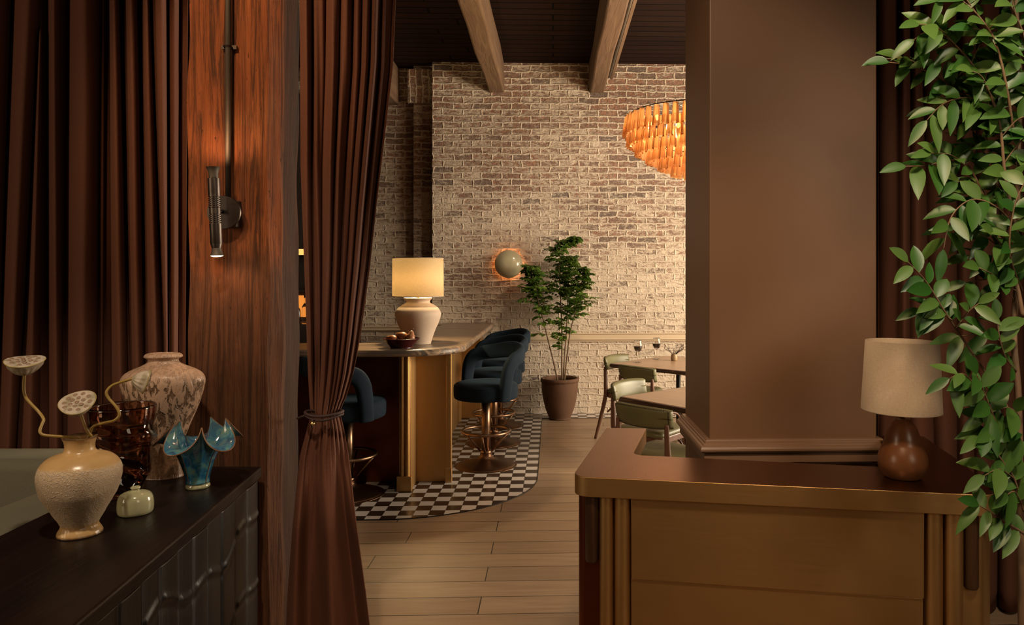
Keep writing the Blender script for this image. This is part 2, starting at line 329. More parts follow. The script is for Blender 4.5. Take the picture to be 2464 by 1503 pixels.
def chand():
    t = NT('amber_chandelier_glass')
    col = (1.0,.62,.30)
    tr = t.n('ShaderNodeBsdfTransparent', {'Color': (1,.80,.58,1)}); tl = t.n('ShaderNodeBsdfTranslucent', {'Color': (*col,1)})
    gl = t.n('ShaderNodeBsdfGlossy', {'Color': (1,.75,.5,1), 'Roughness': .12}); df = t.n('ShaderNodeBsdfDiffuse', {'Color': (.85,.48,.24,1)})
    m1 = t.n('ShaderNodeMixShader', {0: .36, 1: tr.outputs[0], 2: tl.outputs[0]})
    m2 = t.n('ShaderNodeMixShader', {0: .25, 1: m1.outputs[0], 2: df.outputs[0]})
    m3 = t.n('ShaderNodeMixShader', {0: t.n('ShaderNodeFresnel', {'IOR': 1.6}).outputs[0], 1: m2.outputs[0], 2: gl.outputs[0]})
    t.t.links.new(m3.outputs[0], t.out.inputs[0]); return t.m
M['amber'] = chand()
def shade_lit():
    t = NT('lit_linen_shade'); f = t.math('MULTIPLY', t.math('ADD', t.noise(t.coord((1,1,6)), 60, 3, .7), t.noise(t.coord((6,6,1)), 60, 3, .7)), .5)
    col = t.mix(t.ramp(f, [(.35, 0.0), (.65, 1.0)]), (.90,.80,.62), (.74,.64,.47))
    df = t.n('ShaderNodeBsdfDiffuse', {'Color': col}); tl = t.n('ShaderNodeBsdfTranslucent', {'Color': col})
    mx = t.n('ShaderNodeMixShader', {0: .68, 1: df.outputs[0], 2: tl.outputs[0]}); t.t.links.new(mx.outputs[0], t.out.inputs[0]); return t.m
M['shade_lit'] = shade_lit()
def emis(name, c, s):
    t = NT(name); t.p(Base_Color=(0,0,0), Emission_Color=c, Emission_Strength=s); return t.m
M['bulb'] = emis('warm_bulb', (1,.62,.28), 12)
M['bulb_soft'] = emis('sconce_lens', (1,.72,.42), 7)
M['backbar_glow'] = emis('backlit_shelf_panel', (1,.32,.05), .9)
M['sky_glow'] = emis('window_sky', (.85,.8,.75), .6)
M['pear'] = (lambda t: (t.p(Base_Color=t.mix(t.noise(t.coord(), 18, 4), (.36,.15,.055), (.22,.08,.03)), Roughness=.4), t.m)[-1])(NT('brown_pear_skin'))
M['burgundy'] = simple('burgundy_glaze', (.045,.006,.006), .22)
M['stem_ochre'] = simple('ochre_stem_glaze', (.30,.19,.045), .4)
def podmat():
    t = NT('speckled_pod_ceramic'); n = t.noise(t.coord(), 90, 4, .6); b = t.noise(t.coord((1,1,.4)), 45, 3)
    t.p(Base_Color=t.mix(t.ramp(b, [(.45, 0.0), (.65, 1.0)]), (.50,.41,.32), t.mix(n, (.36,.31,.17), (.22,.17,.12))), Roughness=.38); t.bump(b, .4, .004); return t.m
M['pod'] = podmat()
M['pod_hole'] = simple('pod_hollow', (.26,.16,.10), .5)
M['pod_rim'] = simple('ochre_pod_rim', (.34,.26,.08), .4)
M['twig'] = simple('dried_dark_twig', (.035,.014,.012), .7)
M['bud_vase'] = simple('tan_bud_vase', (.30,.20,.10), .5)
M['bottle_green'] = simple('dark_bottle_glass', (.01,.015,.008), .1)
M['bottle_amber'] = simple('amber_bottle_glass', (.14,.04,.01), .1)
M['nail'] = simple('dark_nailheads', (.05,.035,.02), .3, .9)

# ------------------------------------------------------------------ mesh helpers
def smooth(me, on=True):
    for p in me.polygons: p.use_smooth = on
def obj(name, bm, mat, parent=None, smoothed=True, bevel=0, subsurf=0, solid=0, autos=None):
    bmesh.ops.recalc_face_normals(bm, faces=bm.faces)
    me = bpy.data.meshes.new(name); bm.to_mesh(me); bm.free()
    o = bpy.data.objects.new(name, me); sc.collection.objects.link(o)
    for m in (mat if isinstance(mat, (list, tuple)) else [mat]): me.materials.append(m)
    smooth(me, smoothed)
    if parent: o.parent = parent
    if solid: md = o.modifiers.new('solid', 'SOLIDIFY'); md.thickness = solid; md.offset = 0
    if bevel: md = o.modifiers.new('bev', 'BEVEL'); md.width = bevel; md.segments = 3; md.limit_method = 'ANGLE'; md.angle_limit = math.radians(40)
    if subsurf: md = o.modifiers.new('sub', 'SUBSURF'); md.levels = subsurf; md.render_levels = subsurf
    if autos or bevel:
        me.set_sharp_from_angle(angle=math.radians(autos or 38))
    return o
def tag(o, label, cat, group=None, kind=None):
    o['label'] = label; o['category'] = cat
    if group: o['group'] = group
    if kind: o['kind'] = kind
    return o
def thing(name, label, cat, loc=(0,0,0), rz=0, group=None):
    o = bpy.data.objects.new(name, None); sc.collection.objects.link(o)
    o.empty_display_size = .05; o.location = loc; o.rotation_euler = (0,0,rz)
    return tag(o, label, cat, group)
def struct(o, label=None, cat=None):
    o['kind'] = 'structure'
    if label: o['label'] = label; o['category'] = cat or 'structure'
    return o
def copy_tree(o, parent=None):
    c = o.copy(); sc.collection.objects.link(c)
    if parent: c.parent = parent
    for ch in [x for x in bpy.data.objects if x.parent == o]: copy_tree(ch, c)
    return c
def box(bm, x0, x1, y0, y1, z0, z1, mt=None):
    v = [bm.verts.new(p) for p in ((x0,y0,z0),(x1,y0,z0),(x1,y1,z0),(x0,y1,z0),(x0,y0,z1),(x1,y0,z1),(x1,y1,z1),(x0,y1,z1))]
    if mt: 
        for q in v: q.co = mt @ q.co
    for f in ((0,3,2,1),(4,5,6,7),(0,1,5,4),(1,2,6,5),(2,3,7,6),(3,0,4,7)): bm.faces.new([v[i] for i in f])
def B(): return bmesh.new()
def lathe(bm, prof, seg=48, cx=0, cy=0, fn=None, caps=True, mt=None):
    rings = []
    for i, (r, z) in enumerate(prof):
        ring = []
        for k in range(seg):
            a = 2*PI*k/seg
            rr, zz = (fn(r, z, a, i) if fn else (r, z))
            p = Vector((cx+rr*math.cos(a), cy+rr*math.sin(a), zz))
            ring.append(bm.verts.new(mt @ p if mt else p))
        rings.append(ring)
    for a, b in zip(rings, rings[1:]):
        for k in range(seg): bm.faces.new((a[k], a[(k+1)%seg], b[(k+1)%seg], b[k]))
    if caps:
        if prof[0][0] > 1e-6: bm.faces.new(rings[0][::-1])
        if prof[-1][0] > 1e-6: bm.faces.new(rings[-1])
    return rings
def splines(pts, n=8):
    P = [Vector(p) for p in pts]; out = []
    for i in range(len(P)-1):
        p0, p1, p2, p3 = P[max(0,i-1)], P[i], P[i+1], P[min(len(P)-1,i+2)]
        for k in range(n):
            t = k/n; out.append(.5*((2*p1)+(p2-p0)*t+(2*p0-5*p1+4*p2-p3)*t*t+(3*p1-p0-3*p2+p3)*t**3))
    out.append(P[-1]); return out
def tube(bm, pts, r, seg=10, caps=True, closed=False, rf=None):
    pts = [Vector(p) for p in pts]; n = len(pts); rings = []
    up = Vector((0,0,1)); prev = None
    for i, p in enumerate(pts):
        if closed: t = pts[(i+1)%n]-pts[i-1]
        else: t = pts[min(n-1,i+1)]-pts[max(0,i-1)]
        t.normalize()
        if prev is None:
            a = t.cross(up if abs(t.z) < .95 else Vector((1,0,0))).normalized()
        else: a = (prev-t*prev.dot(t)).normalized()
        prev = a; b = t.cross(a)
        rr = rf(i/(n-1)) if rf else (r[i] if isinstance(r, (list, tuple)) else r)
        rings.append([bm.verts.new(p+(a*math.cos(2*PI*k/seg)+b*math.sin(2*PI*k/seg))*rr) for k in range(seg)])
    pr = list(zip(rings, rings[1:]))
    if closed: pr.append((rings[-1], rings[0]))
    for a, b in pr:
        for k in range(seg): bm.faces.new((a[k], a[(k+1)%seg], b[(k+1)%seg], b[k]))
    if caps and not closed: bm.faces.new(rings[0][::-1]); bm.faces.new(rings[-1])
def rpoly(pts, rad, n=8):
    """rounded outline of a plan polygon, one radius per corner"""
    out = []; N = len(pts)
    for i in range(N):
        p, a, b = Vector(pts[i]).to_2d(), Vector(pts[i-1]).to_2d(), Vector(pts[(i+1)%N]).to_2d()
        r = rad[i] if isinstance(rad, (list,tuple)) else rad
        if r <= 0: out.append(p); continue
        u, v = (a-p).normalized(), (b-p).normalized(); ang = u.angle(v); d = r/math.tan(ang/2)
        s, e = p+u*d, p+v*d; c = p+(u+v).normalized()*(r/math.sin(ang/2))
        a0 = math.atan2(s.y-c.y, s.x-c.x); a1 = math.atan2(e.y-c.y, e.x-c.x)
        da = (a1-a0+PI)%(2*PI)-PI
        for k in range(n+1):
            q = a0+da*k/n; out.append(Vector((c.x+r*math.cos(q), c.y+r*math.sin(q))))
    return out
def prism(bm, pts, z0, z1):
    a = [bm.verts.new((p[0], p[1], z0)) for p in pts]; b = [bm.verts.new((p[0], p[1], z1)) for p in pts]
    n = len(pts); bm.faces.new(a[::-1]); bm.faces.new(b)
    for k in range(n): bm.faces.new((a[k], a[(k+1)%n], b[(k+1)%n], b[k]))
def grid(bm, nu, nv, fn):
    v = [[bm.verts.new(fn(i/nu, j/nv)) for j in range(nv+1)] for i in range(nu+1)]
    for i in range(nu):
        for j in range(nv): bm.faces.new((v[i][j], v[i+1][j], v[i+1][j+1], v[i][j+1]))

# ================================================================== SETTING
ZC = 4.02; YB = 8.36
def plane(name, pts, mat):
    bm = B(); bm.faces.new([bm.verts.new(p) for p in pts]); return struct(obj(name, bm, mat, smoothed=False))
def slab(name, x0, x1, y0, y1, z0, z1, mat, bevel=0):
    bm = B(); box(bm, x0, x1, y0, y1, z0, z1); return struct(obj(name, bm, mat, smoothed=False, bevel=bevel))
slab('floor', -4.6, 4.7, -1.6, 9.0, -.1, 0, M['floor'])
slab('ceiling', -4.6, 4.7, -1.6, 9.0, ZC, ZC+.1, M['ceiling'])
slab('wall_back', -1.377, 4.7, YB, YB+.15, 0, ZC, M['brick'])
slab('wall_recess', -4.6, -1.377, YB+.27, YB+.4, 0, ZC, M['brick_recess'])
slab('wall_recess_side', -1.62, -1.377, YB+.16, YB+.27, 0, ZC, M['brick_recess'])
slab('wall_arch', -1.66-.02, -1.377, YB+.12, YB+.16, 3.58, ZC-.05, M['brick_soldier'])
slab('wall_left', -4.75, -4.6, -1.6, 9.0, 0, ZC, M['dark_wall'])
slab('wall_front', -4.6, 4.7, -1.75, -1.6, 0, ZC, M['brown_paint'])
# right wall with its window opening
bm = B()
box(bm, 4.7, 4.85, -1.6, 4.2, 0, ZC); box(bm, 4.7, 4.85, 7.6, 9.0, 0, ZC); box(bm, 4.7, 4.85, 4.2, 7.6, 0, .7); box(bm, 4.7, 4.85, 4.2, 7.6, 2.8, ZC)
struct(obj('wall_right', bm, M['brick'], smoothed=False))
win = thing('window_1', 'tall window in the right wall', 'window', (4.78, 5.9, 1.75)); win['kind'] = 'structure'
bm = B(); box(bm, .03, .035, -1.7, 1.7, -1.05, 1.05); obj('pane', bm, M['sky_glow'], win, False)
bm = B()
for y in (-1.7, -.57, .57, 1.66): box(bm, -.03, .02, y, y+.04, -1.05, 1.05)
for z in (-1.05, 0, 1.01): box(bm, -.03, .02, -1.7, 1.7, z, z+.04)
obj('window_frame', bm, M['dark_wall'], win, False)
# partition between the reception and the dining room, behind the left drapes
slab('wall_partition', -4.6, -1.70, 3.75, 3.9, 0, ZC, M['dark_wall'])
slab('wall_partition_right', 1.33, 4.7, 3.62, 3.75, 0, ZC, M['dark_wall'])
# brown plastered pillar with its moulded rail
PXL, PXR, PYF, PYB = .640, 1.335, 2.955, 3.50
bm = B(); box(bm, PXL, PXR, PYF, PYB, 0, ZC)
struct(obj('pillar', bm, M['brown_paint'], smoothed=False, bevel=.006), 'smooth brown plastered pillar standing behind the brass reception desk', 'pillar')
def rail_profile_box(name, x0, x1, y0, y1, ztop, mat, prof, sides=True):
    """moulding running round the front and left side of a block; prof = (projection, z below top)"""
    bm = B(); rings = []
    for pr, dz in prof:
        rings.append([bm.verts.new(p) for p in ((x0-pr, y1, ztop-dz), (x0-pr, y0-pr, ztop-dz), (x1+pr, y0-pr, ztop-dz), (x1+pr, y1, ztop-dz))])
    for a, b in zip(rings, rings[1:]):
        for k in range(3): bm.faces.new((a[k], a[k+1], b[k+1], b[k]))
    return struct(obj(name, bm, mat, smoothed=False))
PR = [(0,0),(.016,.001),(.018,.006),(.022,.008),(.023,.014),(.030,.018),(.031,.022),(.040,.026),(.044,.034),(.044,.042),(.038,.05),(.028,.053),(.026,.058),(.026,.092),(.022,.094),(.018,.100),(.012,.103),(.01,.108),(0,.112)]
M['brown_trim'] = simple('brown_trim_paint', (.20,.115,.070), .4)
rail_profile_box('trim_1', PXL, PXR, PYF, PYB, .907, M['brown_trim'], PR)
# chair rails on the brick
def rail(name, x0, x1, y, ztop, h, mat, k=1.0):
    bm = B(); prof = [(0,0),(.030,.002),(.034,.010),(.022,.018),(.022,h*.55),(.030,h*.62),(.034,h*.74),(.020,h*.86),(.016,h),(0,h)]
    r = [[bm.verts.new((x, y-p*k, ztop-q)) for p, q in prof] for x in (x0, x1)]
    for i in range(len(prof)-1): bm.faces.new((r[0][i], r[1][i], r[1][i+1], r[0][i+1]))
    bm.faces.new(r[0]); bm.faces.new(r[1][::-1])
    return struct(obj(name, bm, mat, smoothed=False))
rail('trim_2', -.66, 4.7, YB, .922, .10, M['cream_trim'])
rail('trim_3', -3.6, -1.7, YB+.27, .985, .06, M['cream_trim'])
# ceiling beams
def beam(x0, x1, z0, y0=3.9, y1=YB):
    bm = B(); box(bm, x0, x1, y0, y1, z0, ZC); bmesh.ops.subdivide_edges(bm, edges=bm.edges, cuts=5, use_grid_fill=True)
    for v in bm.verts:
        v.co.x += .006*math.sin(v.co.y*3.1+v.co.z*4); v.co.z += .004*math.sin(v.co.y*4.3+v.co.x*9) if v.co.z < ZC-.01 else 0
    return obj('ceiling_beam', bm, M['beam'], smoothed=False, bevel=.02)
struct(beam(-.735, -.555, 3.675), 'timber ceiling beam left of the other, leaning towards the brick wall', 'beam')
struct(beam(.415, .585, 3.675), 'timber ceiling beam with a conduit running along its right side', 'beam')
struct(beam(-2.05, -1.80, 3.58, 3.9, YB+.27), 'timber beam end beside the tied curtain', 'beam')
c = thing('beam_conduit', 'thin conduit and wooden batten fixed along the right ceiling beam', 'conduit', (.60, 3.9, 3.70))
bm = B(); tube(bm, [(0,0,0),(0,3.85,0),(0,3.86,.02)], .016, 10); obj('conduit', bm, M['pipe'], c)
bm = B(); box(bm, .018, .05, 0, 3.95, .0, .10); obj('batten', bm, M['beam'], c, False, bevel=.004)
# black and white tile inlay of the bar, let into the boards
pts = []
for q in range(0, 91, 6):
    a = math.radians(-90+q); pts.append((-1.12+1.0*math.cos(a), 5.66+.93*math.sin(a)))
outline = [(-4.6, 4.73)] + pts + [(-.12, 8.05), (4.7, 8.05), (4.7, YB), (-1.377, YB), (-1.377, YB+.27), (-4.6, YB+.27)]
bm = B(); prism(bm, outline, .0, .004); struct(obj('floor_tiles', bm, M['tile'], smoothed=False))
bm = B(); tube(bm, [(x, y, .003) for x, y in outline[:-3]], .004, 6); struct(obj('trim_4', bm, M['black_metal']))
# old timber column
colx0, colx1, coly0, coly1 = -1.501, -1.135, 3.05, 3.285
cbm = B()
chm = .042
o2 = [(0,0),(colx1-colx0-chm,0),(colx1-colx0,chm*.9),(colx1-colx0,coly1-coly0),(0,coly1-coly0)]
nz = 60
rings = []
for j in range(nz+1):
    z = ZC*j/nz; ring = []
    for i, (x, y) in enumerate(o2):
        x2, y2 = o2[(i+1)%5]; nn = 6 if i != 1 else 3
        for k in range(nn):
            t = k/nn; px_, py_ = lerp(x,x2,t), lerp(y,y2,t)
            jx = .004*math.sin(z*5.1+px_*20)+.003*math.sin(z*13+py_*31+i); jy = .003*math.sin(z*7.7+px_*40)
            if i in (1,): jx += .004*math.sin(z*9)
            ring.append(cbm.verts.new((px_+jx, py_+jy, z)))
    rings.append(ring)
for a, b in zip(rings, rings[1:]):
    n = len(a)
    for k in range(n): cbm.faces.new((a[k], a[(k+1)%n], b[(k+1)%n], b[k]))
col = obj('timber_column', cbm, M['column'], smoothed=False); col.location = (colx0, coly0, 0)
struct(col, 'rough reddish timber column carrying the black wall sconce', 'column')

# ================================================================== CURTAINS
def folds_curtain(name, folds, d, pxa, pxb, y_top, y_bot, amp, mat, label, back=.03, nu=520, nv=46, side='left'):
    """folds: (left px, right px) at picture height y_top and y_bot; each bulges towards the room"""
    bm = B()
    zt, zb = ZC, .02
    def fn(u, v):
        z = lerp(zb, zt, v); py = HY+(CAMZ-z)*F/d
        t = (py-y_top)/(y_bot-y_top); t = max(-.6, min(1.5, t))
        a, b = lerp(pxa[0], pxa[1], t), lerp(pxb[0], pxb[1], t)
        px = lerp(a, b, u); off = back
        for f in folds:
            l, r = lerp(f[0], f[2], t), lerp(f[1], f[3], t)
            if r-l < 4: continue
            c, w_ = (l+r)/2, (r-l)/2; q = (px-c)/w_
            if abs(q) < 1:
                off = min(off, back-(amp*f[4]+back*.3)*(1-q*q)**.5)
        off += .003*math.sin(px*.05+z*2)+.002*math.sin(px*.11-z*3)
        p = PD(px, HY, d+off); p.z = z; return p
    grid(bm, nu, nv, fn)
    o = obj(name, bm, mat, solid=.003)
    return tag(o, label, 'curtain')
LF = [(-60,26,-110,0,1),(30,98,2,52,1),(99,100,54,96,.8),(115,143,117,150,.9),(165,232,158,234,1.1),(245,252,240,248,.3),(262,286,268,306,1),(298,330,313,347,1),(342,360,351,392,1),(362,404,396,404,.9),(404,430,404,428,.5)]
folds_curtain('drape', LF, 3.5, (-280,-300), (452,446), 0, 850, .15, M['curtain'], 'long brown linen curtain hanging in deep folds left of the timber column', nu=620)
RF = [(2116,2164,2116,2164,.5),(2164,2192,2164,2190,.9),(2192,2214,2190,2250,.8),(2214,2305,2250,2305,.9),(2305,2350,2305,2345,.9),(2350,2405,2345,2400,.8),(2412,2464,2405,2460,.8),(2470,2540,2470,2540,.8),(2545,2620,2545,2620,.8)]
folds_curtain('drape', RF, 3.42, (2112,2112), (2640,2640), 0, 1100, .10, M['curtain_dark'], 'dark brown curtain hanging behind the leafy branches and the desk lamp', nu=420)
# tied-back curtain
tb = thing('tied_curtain', 'brown curtain gathered by a cord tieback between the timber column and the bar', 'curtain', PZ(790, 1503, 0)*0+PD(780, HY, 2.93)*Vector((1,1,0)).length*0 if False else (0,0,0))
def edge(py, side):
    if side == 0: return interp(py, [-700,0,400,700,900,960,1000,1030,1100,1250,1400,1503,1700], [722,722,724,735,742,745,748,742,722,704,693,688,684])
    return interp(py, [-700,0,170,330,500,640,800,900,960,985,1000,1030,1080,1200,1300,1400,1503,1700], [955,952,945,926,905,890,868,850,832,820,818,826,836,852,866,880,893,905])
bm = B(); DT = 2.93
zt_tie = CAMZ-(993-HY)/F*DT
def tied(u, v):
    z = lerp(.01, ZC, v); py = HY+(CAMZ-z)*F/DT
    px = lerp(edge(py, 0), edge(py, 1), u)
    dz = z-zt_tie
    up = sm(dz/.35) if dz > 0 else 0; dn = sm(-dz/.45) if dz < 0 else 0
    ph = (u**1.12)*8.2*PI+.6*math.sin(u*9)
    f_up = abs(math.sin(ph))**.55*(.75+.25*math.sin(u*17+1))
    ph2 = u*4.1*PI+.5+.35*math.sin(z*2.2+u*5)
    f_dn = (.5+.5*math.sin(ph2))**.9
    a = .024+.062*up
    off = -(a*f_up*(1-dn)+(.022+.105*dn)*f_dn*dn)+.02*math.cos((u-.5)*PI)*-1
    off += .008*math.sin(u*31+z*3)*dn+.004*math.sin(u*70+z*5)*(1-dn)
    p = PD(px, HY, DT+off+.06*(1-up)*(1-dn)*abs(u-.5)*2); p.z = z; return p
grid(bm, 300, 150, tied)
obj('cloth', bm, M['curtain'], tb, solid=.003)
bm = B()
cc = PD(783, HY, DT); 
ring = []
for k in range(28):
    a = 2*PI*k/28; p = CW((783-CX)/F*DT+.073*math.cos(a), DT-.015+.06*math.sin(a), zt_tie+.004+.004*math.cos(a*2)); ring.append(p)
tube(bm, ring, .006, 8, closed=True)
ring = [p+Vector((0,0,-.012+.004*math.sin(i*.5))) for i, p in enumerate(ring)]; tube(bm, ring, .005, 8, closed=True)
k0 = CW((770-CX)/F*DT, DT-.080, zt_tie-.012)
tube(bm, splines([ring[20], k0, k0+Vector((-.004,0,-.03))], 6), .0045, 8)
tube(bm, splines([PD(748, 994, DT+.02), PD(722, 1004, DT+.03), PD(716, 1006, 3.1)], 6), .005, 8)
tb_c = obj('tieback_cord', bm, M['twig'], tb)
bm = B(); lathe(bm, [(0,-.009),(.008,-.005),(.009,0),(.008,.005),(0,.009)], 12, mt=Matrix.Translation(k0+Vector((0,-.004,-.014)))); obj('bead', bm, M['brass_bright'], tb_c)

# ================================================================== COLUMN SCONCE AND CONDUIT
YS = coly0
def colpt(px, py, off):  # a point a little in front of the column face
    d = (YS-off)
    # ray to the world plane Y = d
    t = d/(cs-(px-CX)/F*sn); return PD(px, py, t)
sb = thing('wall_sconce', 'black cylindrical up and down light fixed on the timber column', 'wall light', colpt(536, 513, .02))
L0 = sb.location
pc = colpt(540, 513, .03)-L0
bm = B(); lathe(bm, [(0,0),(.066,0),(.068,.006),(.066,.012),(0,.014)], 48, mt=Matrix.Translation(colpt(541,511,.045)-L0) @ Matrix.Rotation(PI/2, 4, 'X')); obj('backplate', bm, M['gunmetal'], sb, autos=30)
bm = B(); a = colpt(566, 516, 0)-L0; box(bm, a.x-.026, a.x+.026, a.y-.05, a.y+.03, a.z-.055, a.z+.055); obj('junction_box', bm, M['pipe'], sb, False, bevel=.004)
bm = B(); tube(bm, [colpt(537,509,.05)-L0, colpt(522,508,.10)-L0], .008, 12); obj('arm', bm, M['gunmetal'], sb)
top = colpt(513, 402, .115)-L0; bot = colpt(522, 615, .115)-L0
ax = (bot-top); Lh = ax.length; rot = (-ax).normalized().to_track_quat('Z', 'Y').to_matrix().to_4x4(); mt = Matrix.Translation((top+bot)/2) @ rot
h = Lh/2
prof = []
def seg_(r, z): prof.append((r, z))
S = Lh/213.0  # metres per picture pixel of length
def zz(py): return h-(py-402)*S
R = lambda q: q*S*1.0
for r, y in [(10,600),(13,587),(13,586.5),(13.6,585),(13.6,553),(13.8,552),(13.8,541)]: prof.append((R(r), zz(y)))
prof = [(0, zz(600))]+prof
y = 540
while y > 516: prof += [(R(14),zz(y)),(R(14),zz(y-2.2)),(R(10.5),zz(y-2.6)),(R(10.5),zz(y-4.6))]; y -= 5
prof += [(R(12.5),zz(515)),(R(12.5),zz(500))]
y = 499
while y > 476: prof += [(R(14),zz(y)),(R(14),zz(y-2.2)),(R(10.5),zz(y-2.6)),(R(10.5),zz(y-4.6))]; y -= 5
prof += [(R(13.4),zz(474)),(R(13.4),zz(463)),(R(13.6),zz(462)),(R(13.6),zz(429)),(R(10.5),zz(428)),(R(10.5),zz(420)),(0,zz(420))]
bm = B(); lathe(bm, prof, 36, mt=mt); obj('tube_body', bm, M['gunmetal'], sb, autos=25)
for s_ in (1, -1):
    bm = B(); q = [(R(10.4),0),(R(10.8),R(12)),(R(12.5),R(20)),(R(15.5),R(26.5)),(R(16),R(27)),(R(15.2),R(27)),(R(10.5),R(20)),(R(9.6),R(6)),(0,R(6))]
    m2 = mt @ Matrix.Translation((0,0,s_*(h-R(27)))) @ (Matrix.Identity(4) if s_ > 0 else Matrix.Rotation(PI,4,'X'))
    lathe(bm, q, 36, mt=m2, caps=False); fl = obj('flared_hood', bm, M['pipe'], sb, autos=50)
    lz = 0 if s_ < 0 else -R(12)
    bm = B(); lathe(bm, [(r_*(1 if s_ < 0 else .68), z_+lz) for r_, z_ in [(0,R(30)),(R(8),R(29.5)),(R(13),R(28)),(R(14.6),R(26)),(0,R(25))]], 24, mt=m2); obj('lens', bm, M['bulb_soft'], fl)
    e = L0+(mt @ Vector((0,0,s_*(h+.02))))
    l = light('sconce_spot', 'SPOT', e, 2.6 if s_ > 0 else 1.6, (1,.55,.28), spot=150, blend=1.0, radius=.012)
    aim(l, e+Vector((0,.35,s_)))
bm = B()
c1, c2 = colpt(549, 476, .022), colpt(549, -900, .022)
cd = thing('conduit_pipe', 'thin grey steel conduit running up the timber column above the sconce', 'pipe', c1)
tube(bm, [(0,0,0),(0,0,ZC-c1.z)], .0115, 14); obj('pipe', bm, M['pipe'], cd)
a = colpt(552, 114, .012)-c1; bm = B(); box(bm, a.x-.030, a.x+.030, a.y-.004, a.y+.008, a.z-.008, a.z+.008); tube(bm, [(-.002+.0155*math.cos(t), .0155*math.sin(t), a.z) for t in [k*PI/6 for k in range(12)]], .0035, 6, closed=True); obj('clamp', bm, M['gunmetal'], cd, autos=30)

# ================================================================== SIDEBOARD
ZS = .80
sbd = thing('sideboard', 'long black carved sideboard standing against the timber column', 'sideboard', CW(-1.4, 2.0, 0))
O = sbd.location
def SL(xc, d): p = CW(xc, d)-O; return (p.x, p.y)
fr = lambda d: -1.281+(2.95-d)*.1259      # front line
bk = lambda d: -1.77+(2.95-d)*.062        # back line
D0, D1 = .75, 2.955
bm = B(); prism(bm, rpoly([SL(bk(D0),D0), SL(fr(D0),D0), SL(fr(D1),D1), SL(bk(D1),D1)], .012, 4), ZS-.045, ZS); obj('top', bm, M['black_oak'], sbd, False, bevel=.008)
ins = .022
bm = B(); prism(bm, [SL(bk(D0)+.01,D0+.01), SL(fr(D0)-ins-.02,D0+.01), SL(fr(D1)-ins-.02,D1-.01), SL(bk(D1)+.01,D1-.01)], .06, ZS-.046); obj('carcass', bm, M['black_oak'], sbd, False)
bm = B(); prism(bm, [SL(bk(D0)+.04,D0+.04), SL(fr(D0)-.07,D0+.04), SL(fr(D1)-.07,D1-.04), SL(bk(D1)+.04,D1-.04)], 0, .06); obj('plinth', bm, M['black'], sbd, False)
def dtop(px): # distance where the top front edge crosses picture column px
    lo, hi = .6, 3.2
    for _ in range(50):
        m = (lo+hi)/2
        if CX+F*fr(m)/m < px: lo = m
        else: hi = m
    return m
dd = [dtop(px) for px in (140, 353, 510, 628)]
dd = [dd[1]-2*(dd[2]-dd[1])] + [dd[1]-(dd[2]-dd[1])] + dd[1:3] + [D1-.012]
rr = random.Random(3)
for a, b in zip(dd, dd[1:]):
    a, b = a+.002, b-.002; bm = B(); nb = 4
    sd_ = rr.uniform(0, 3)
    ridz = lambda d: .60+.035*math.sin(d*7.0)+.02*math.sin(d*19)
    def fn(u, v):
        d = lerp(a, b, u); z = lerp(.07, ZS-.052, v)
        t = (u*nb)%1.0; k = int(min(nb-1e-6, u*nb))
        off = [.0,.004,.001,.005][k] + .005*max(0, math.sin(PI*t))**.35
        for zc in (ridz(d), ridz(d)-.27):
            q = (z-zc)/.016
            if abs(q) < 1.6: off += .007*math.exp(-q*q*2)*(1 if t > .12 and t < .9 else .2)
            off -= .002*math.exp(-((z-zc+.03)/.012)**2)
        p = CW(fr(d)-ins+off, d, z)-O; return p
    grid(bm, 70, 130, fn)
    # back faces closing the door
    obj('door', bm, M['black_front'], sbd, solid=.004)

# ================================================================== SOFA behind the sideboard
sf = thing('sofa', 'sage green velvet sofa end showing behind the cream vase', 'sofa', CW(-2.3, 2.6, 0))
O2 = sf.location
def rb(name, pts, z0, z1, r, mat, bev=.05, parent=sf):
    bm = B(); prism(bm, [tuple((CW(x, d)-O2).xy) for x, d in pts], z0, z1)
    o = obj(name, bm, mat, parent, True); md = o.modifiers.new('b', 'BEVEL'); md.width = bev; md.segments = 5; md.limit_method = 'ANGLE'; return o
rb('arm', [(-2.16,1.5),(-1.86,1.5),(-1.86,2.98),(-2.16,2.98)], .05, .72, .05, M['sofa'], .045)
rb('backrest', [(-3.2,3.0),(-1.86,3.0),(-1.86,3.26),(-3.2,3.26)], .05, .81, .05, M['sofa'], .05)
rb('seat_cushion', [(-3.2,1.6),(-2.17,1.6),(-2.17,2.99),(-3.2,2.99)], .10, .44, .05, M['sofa'], .04)
rb('base_rail', [(-1.858,1.5),(-1.835,1.5),(-1.835,2.98),(-1.858,2.98)], .05, .70, .01, M['wood_table'], .004)

# ================================================================== VASES ON THE SIDEBOARD
def vase(name, label, cat, px, py, z=ZS):
    t = thing(name, label, cat, PZ(px, py, z)); return t
# cream vase
vc = vase('ceramic_vase', 'cream crackled vase with ochre neck and foot holding three lotus pods', 'vase', 192, 1284)
K = 1/804.
pr = [(0,0),(43,0),(47,4),(45,11),(40,19),(39,26),(44,37),(52,51),(60,66),(70,83),(79,101),(84,119),(87,138),(87,151),(84,164),(77,176),(66,186),(50,193),(37,197),(32,204),(31,214),(33,226),(37,234),(35,234),(31,226),(28,214),(28,200),(0,198)]
def smooth_prof(pr, n=3): return [(p.x, p.y) for p in splines([(a, b, 0) for a, b in pr], n)]
pp = [(max(0,r)*K, z*K) for r, z in smooth_prof(pr)]
rn = random.Random(5)
bm = B(); lathe(bm, pp, 72, fn=lambda r, z, a, i: (r*(1+.006*math.sin(3*a+z*30))+(.0008*math.sin(a*23+z*200) if z < .2 else .0006*math.sin(a*31)), z+(.0022*math.sin(a*3+1)*(z > .28)))); obj('body', bm, M['vase_cream'], vc)
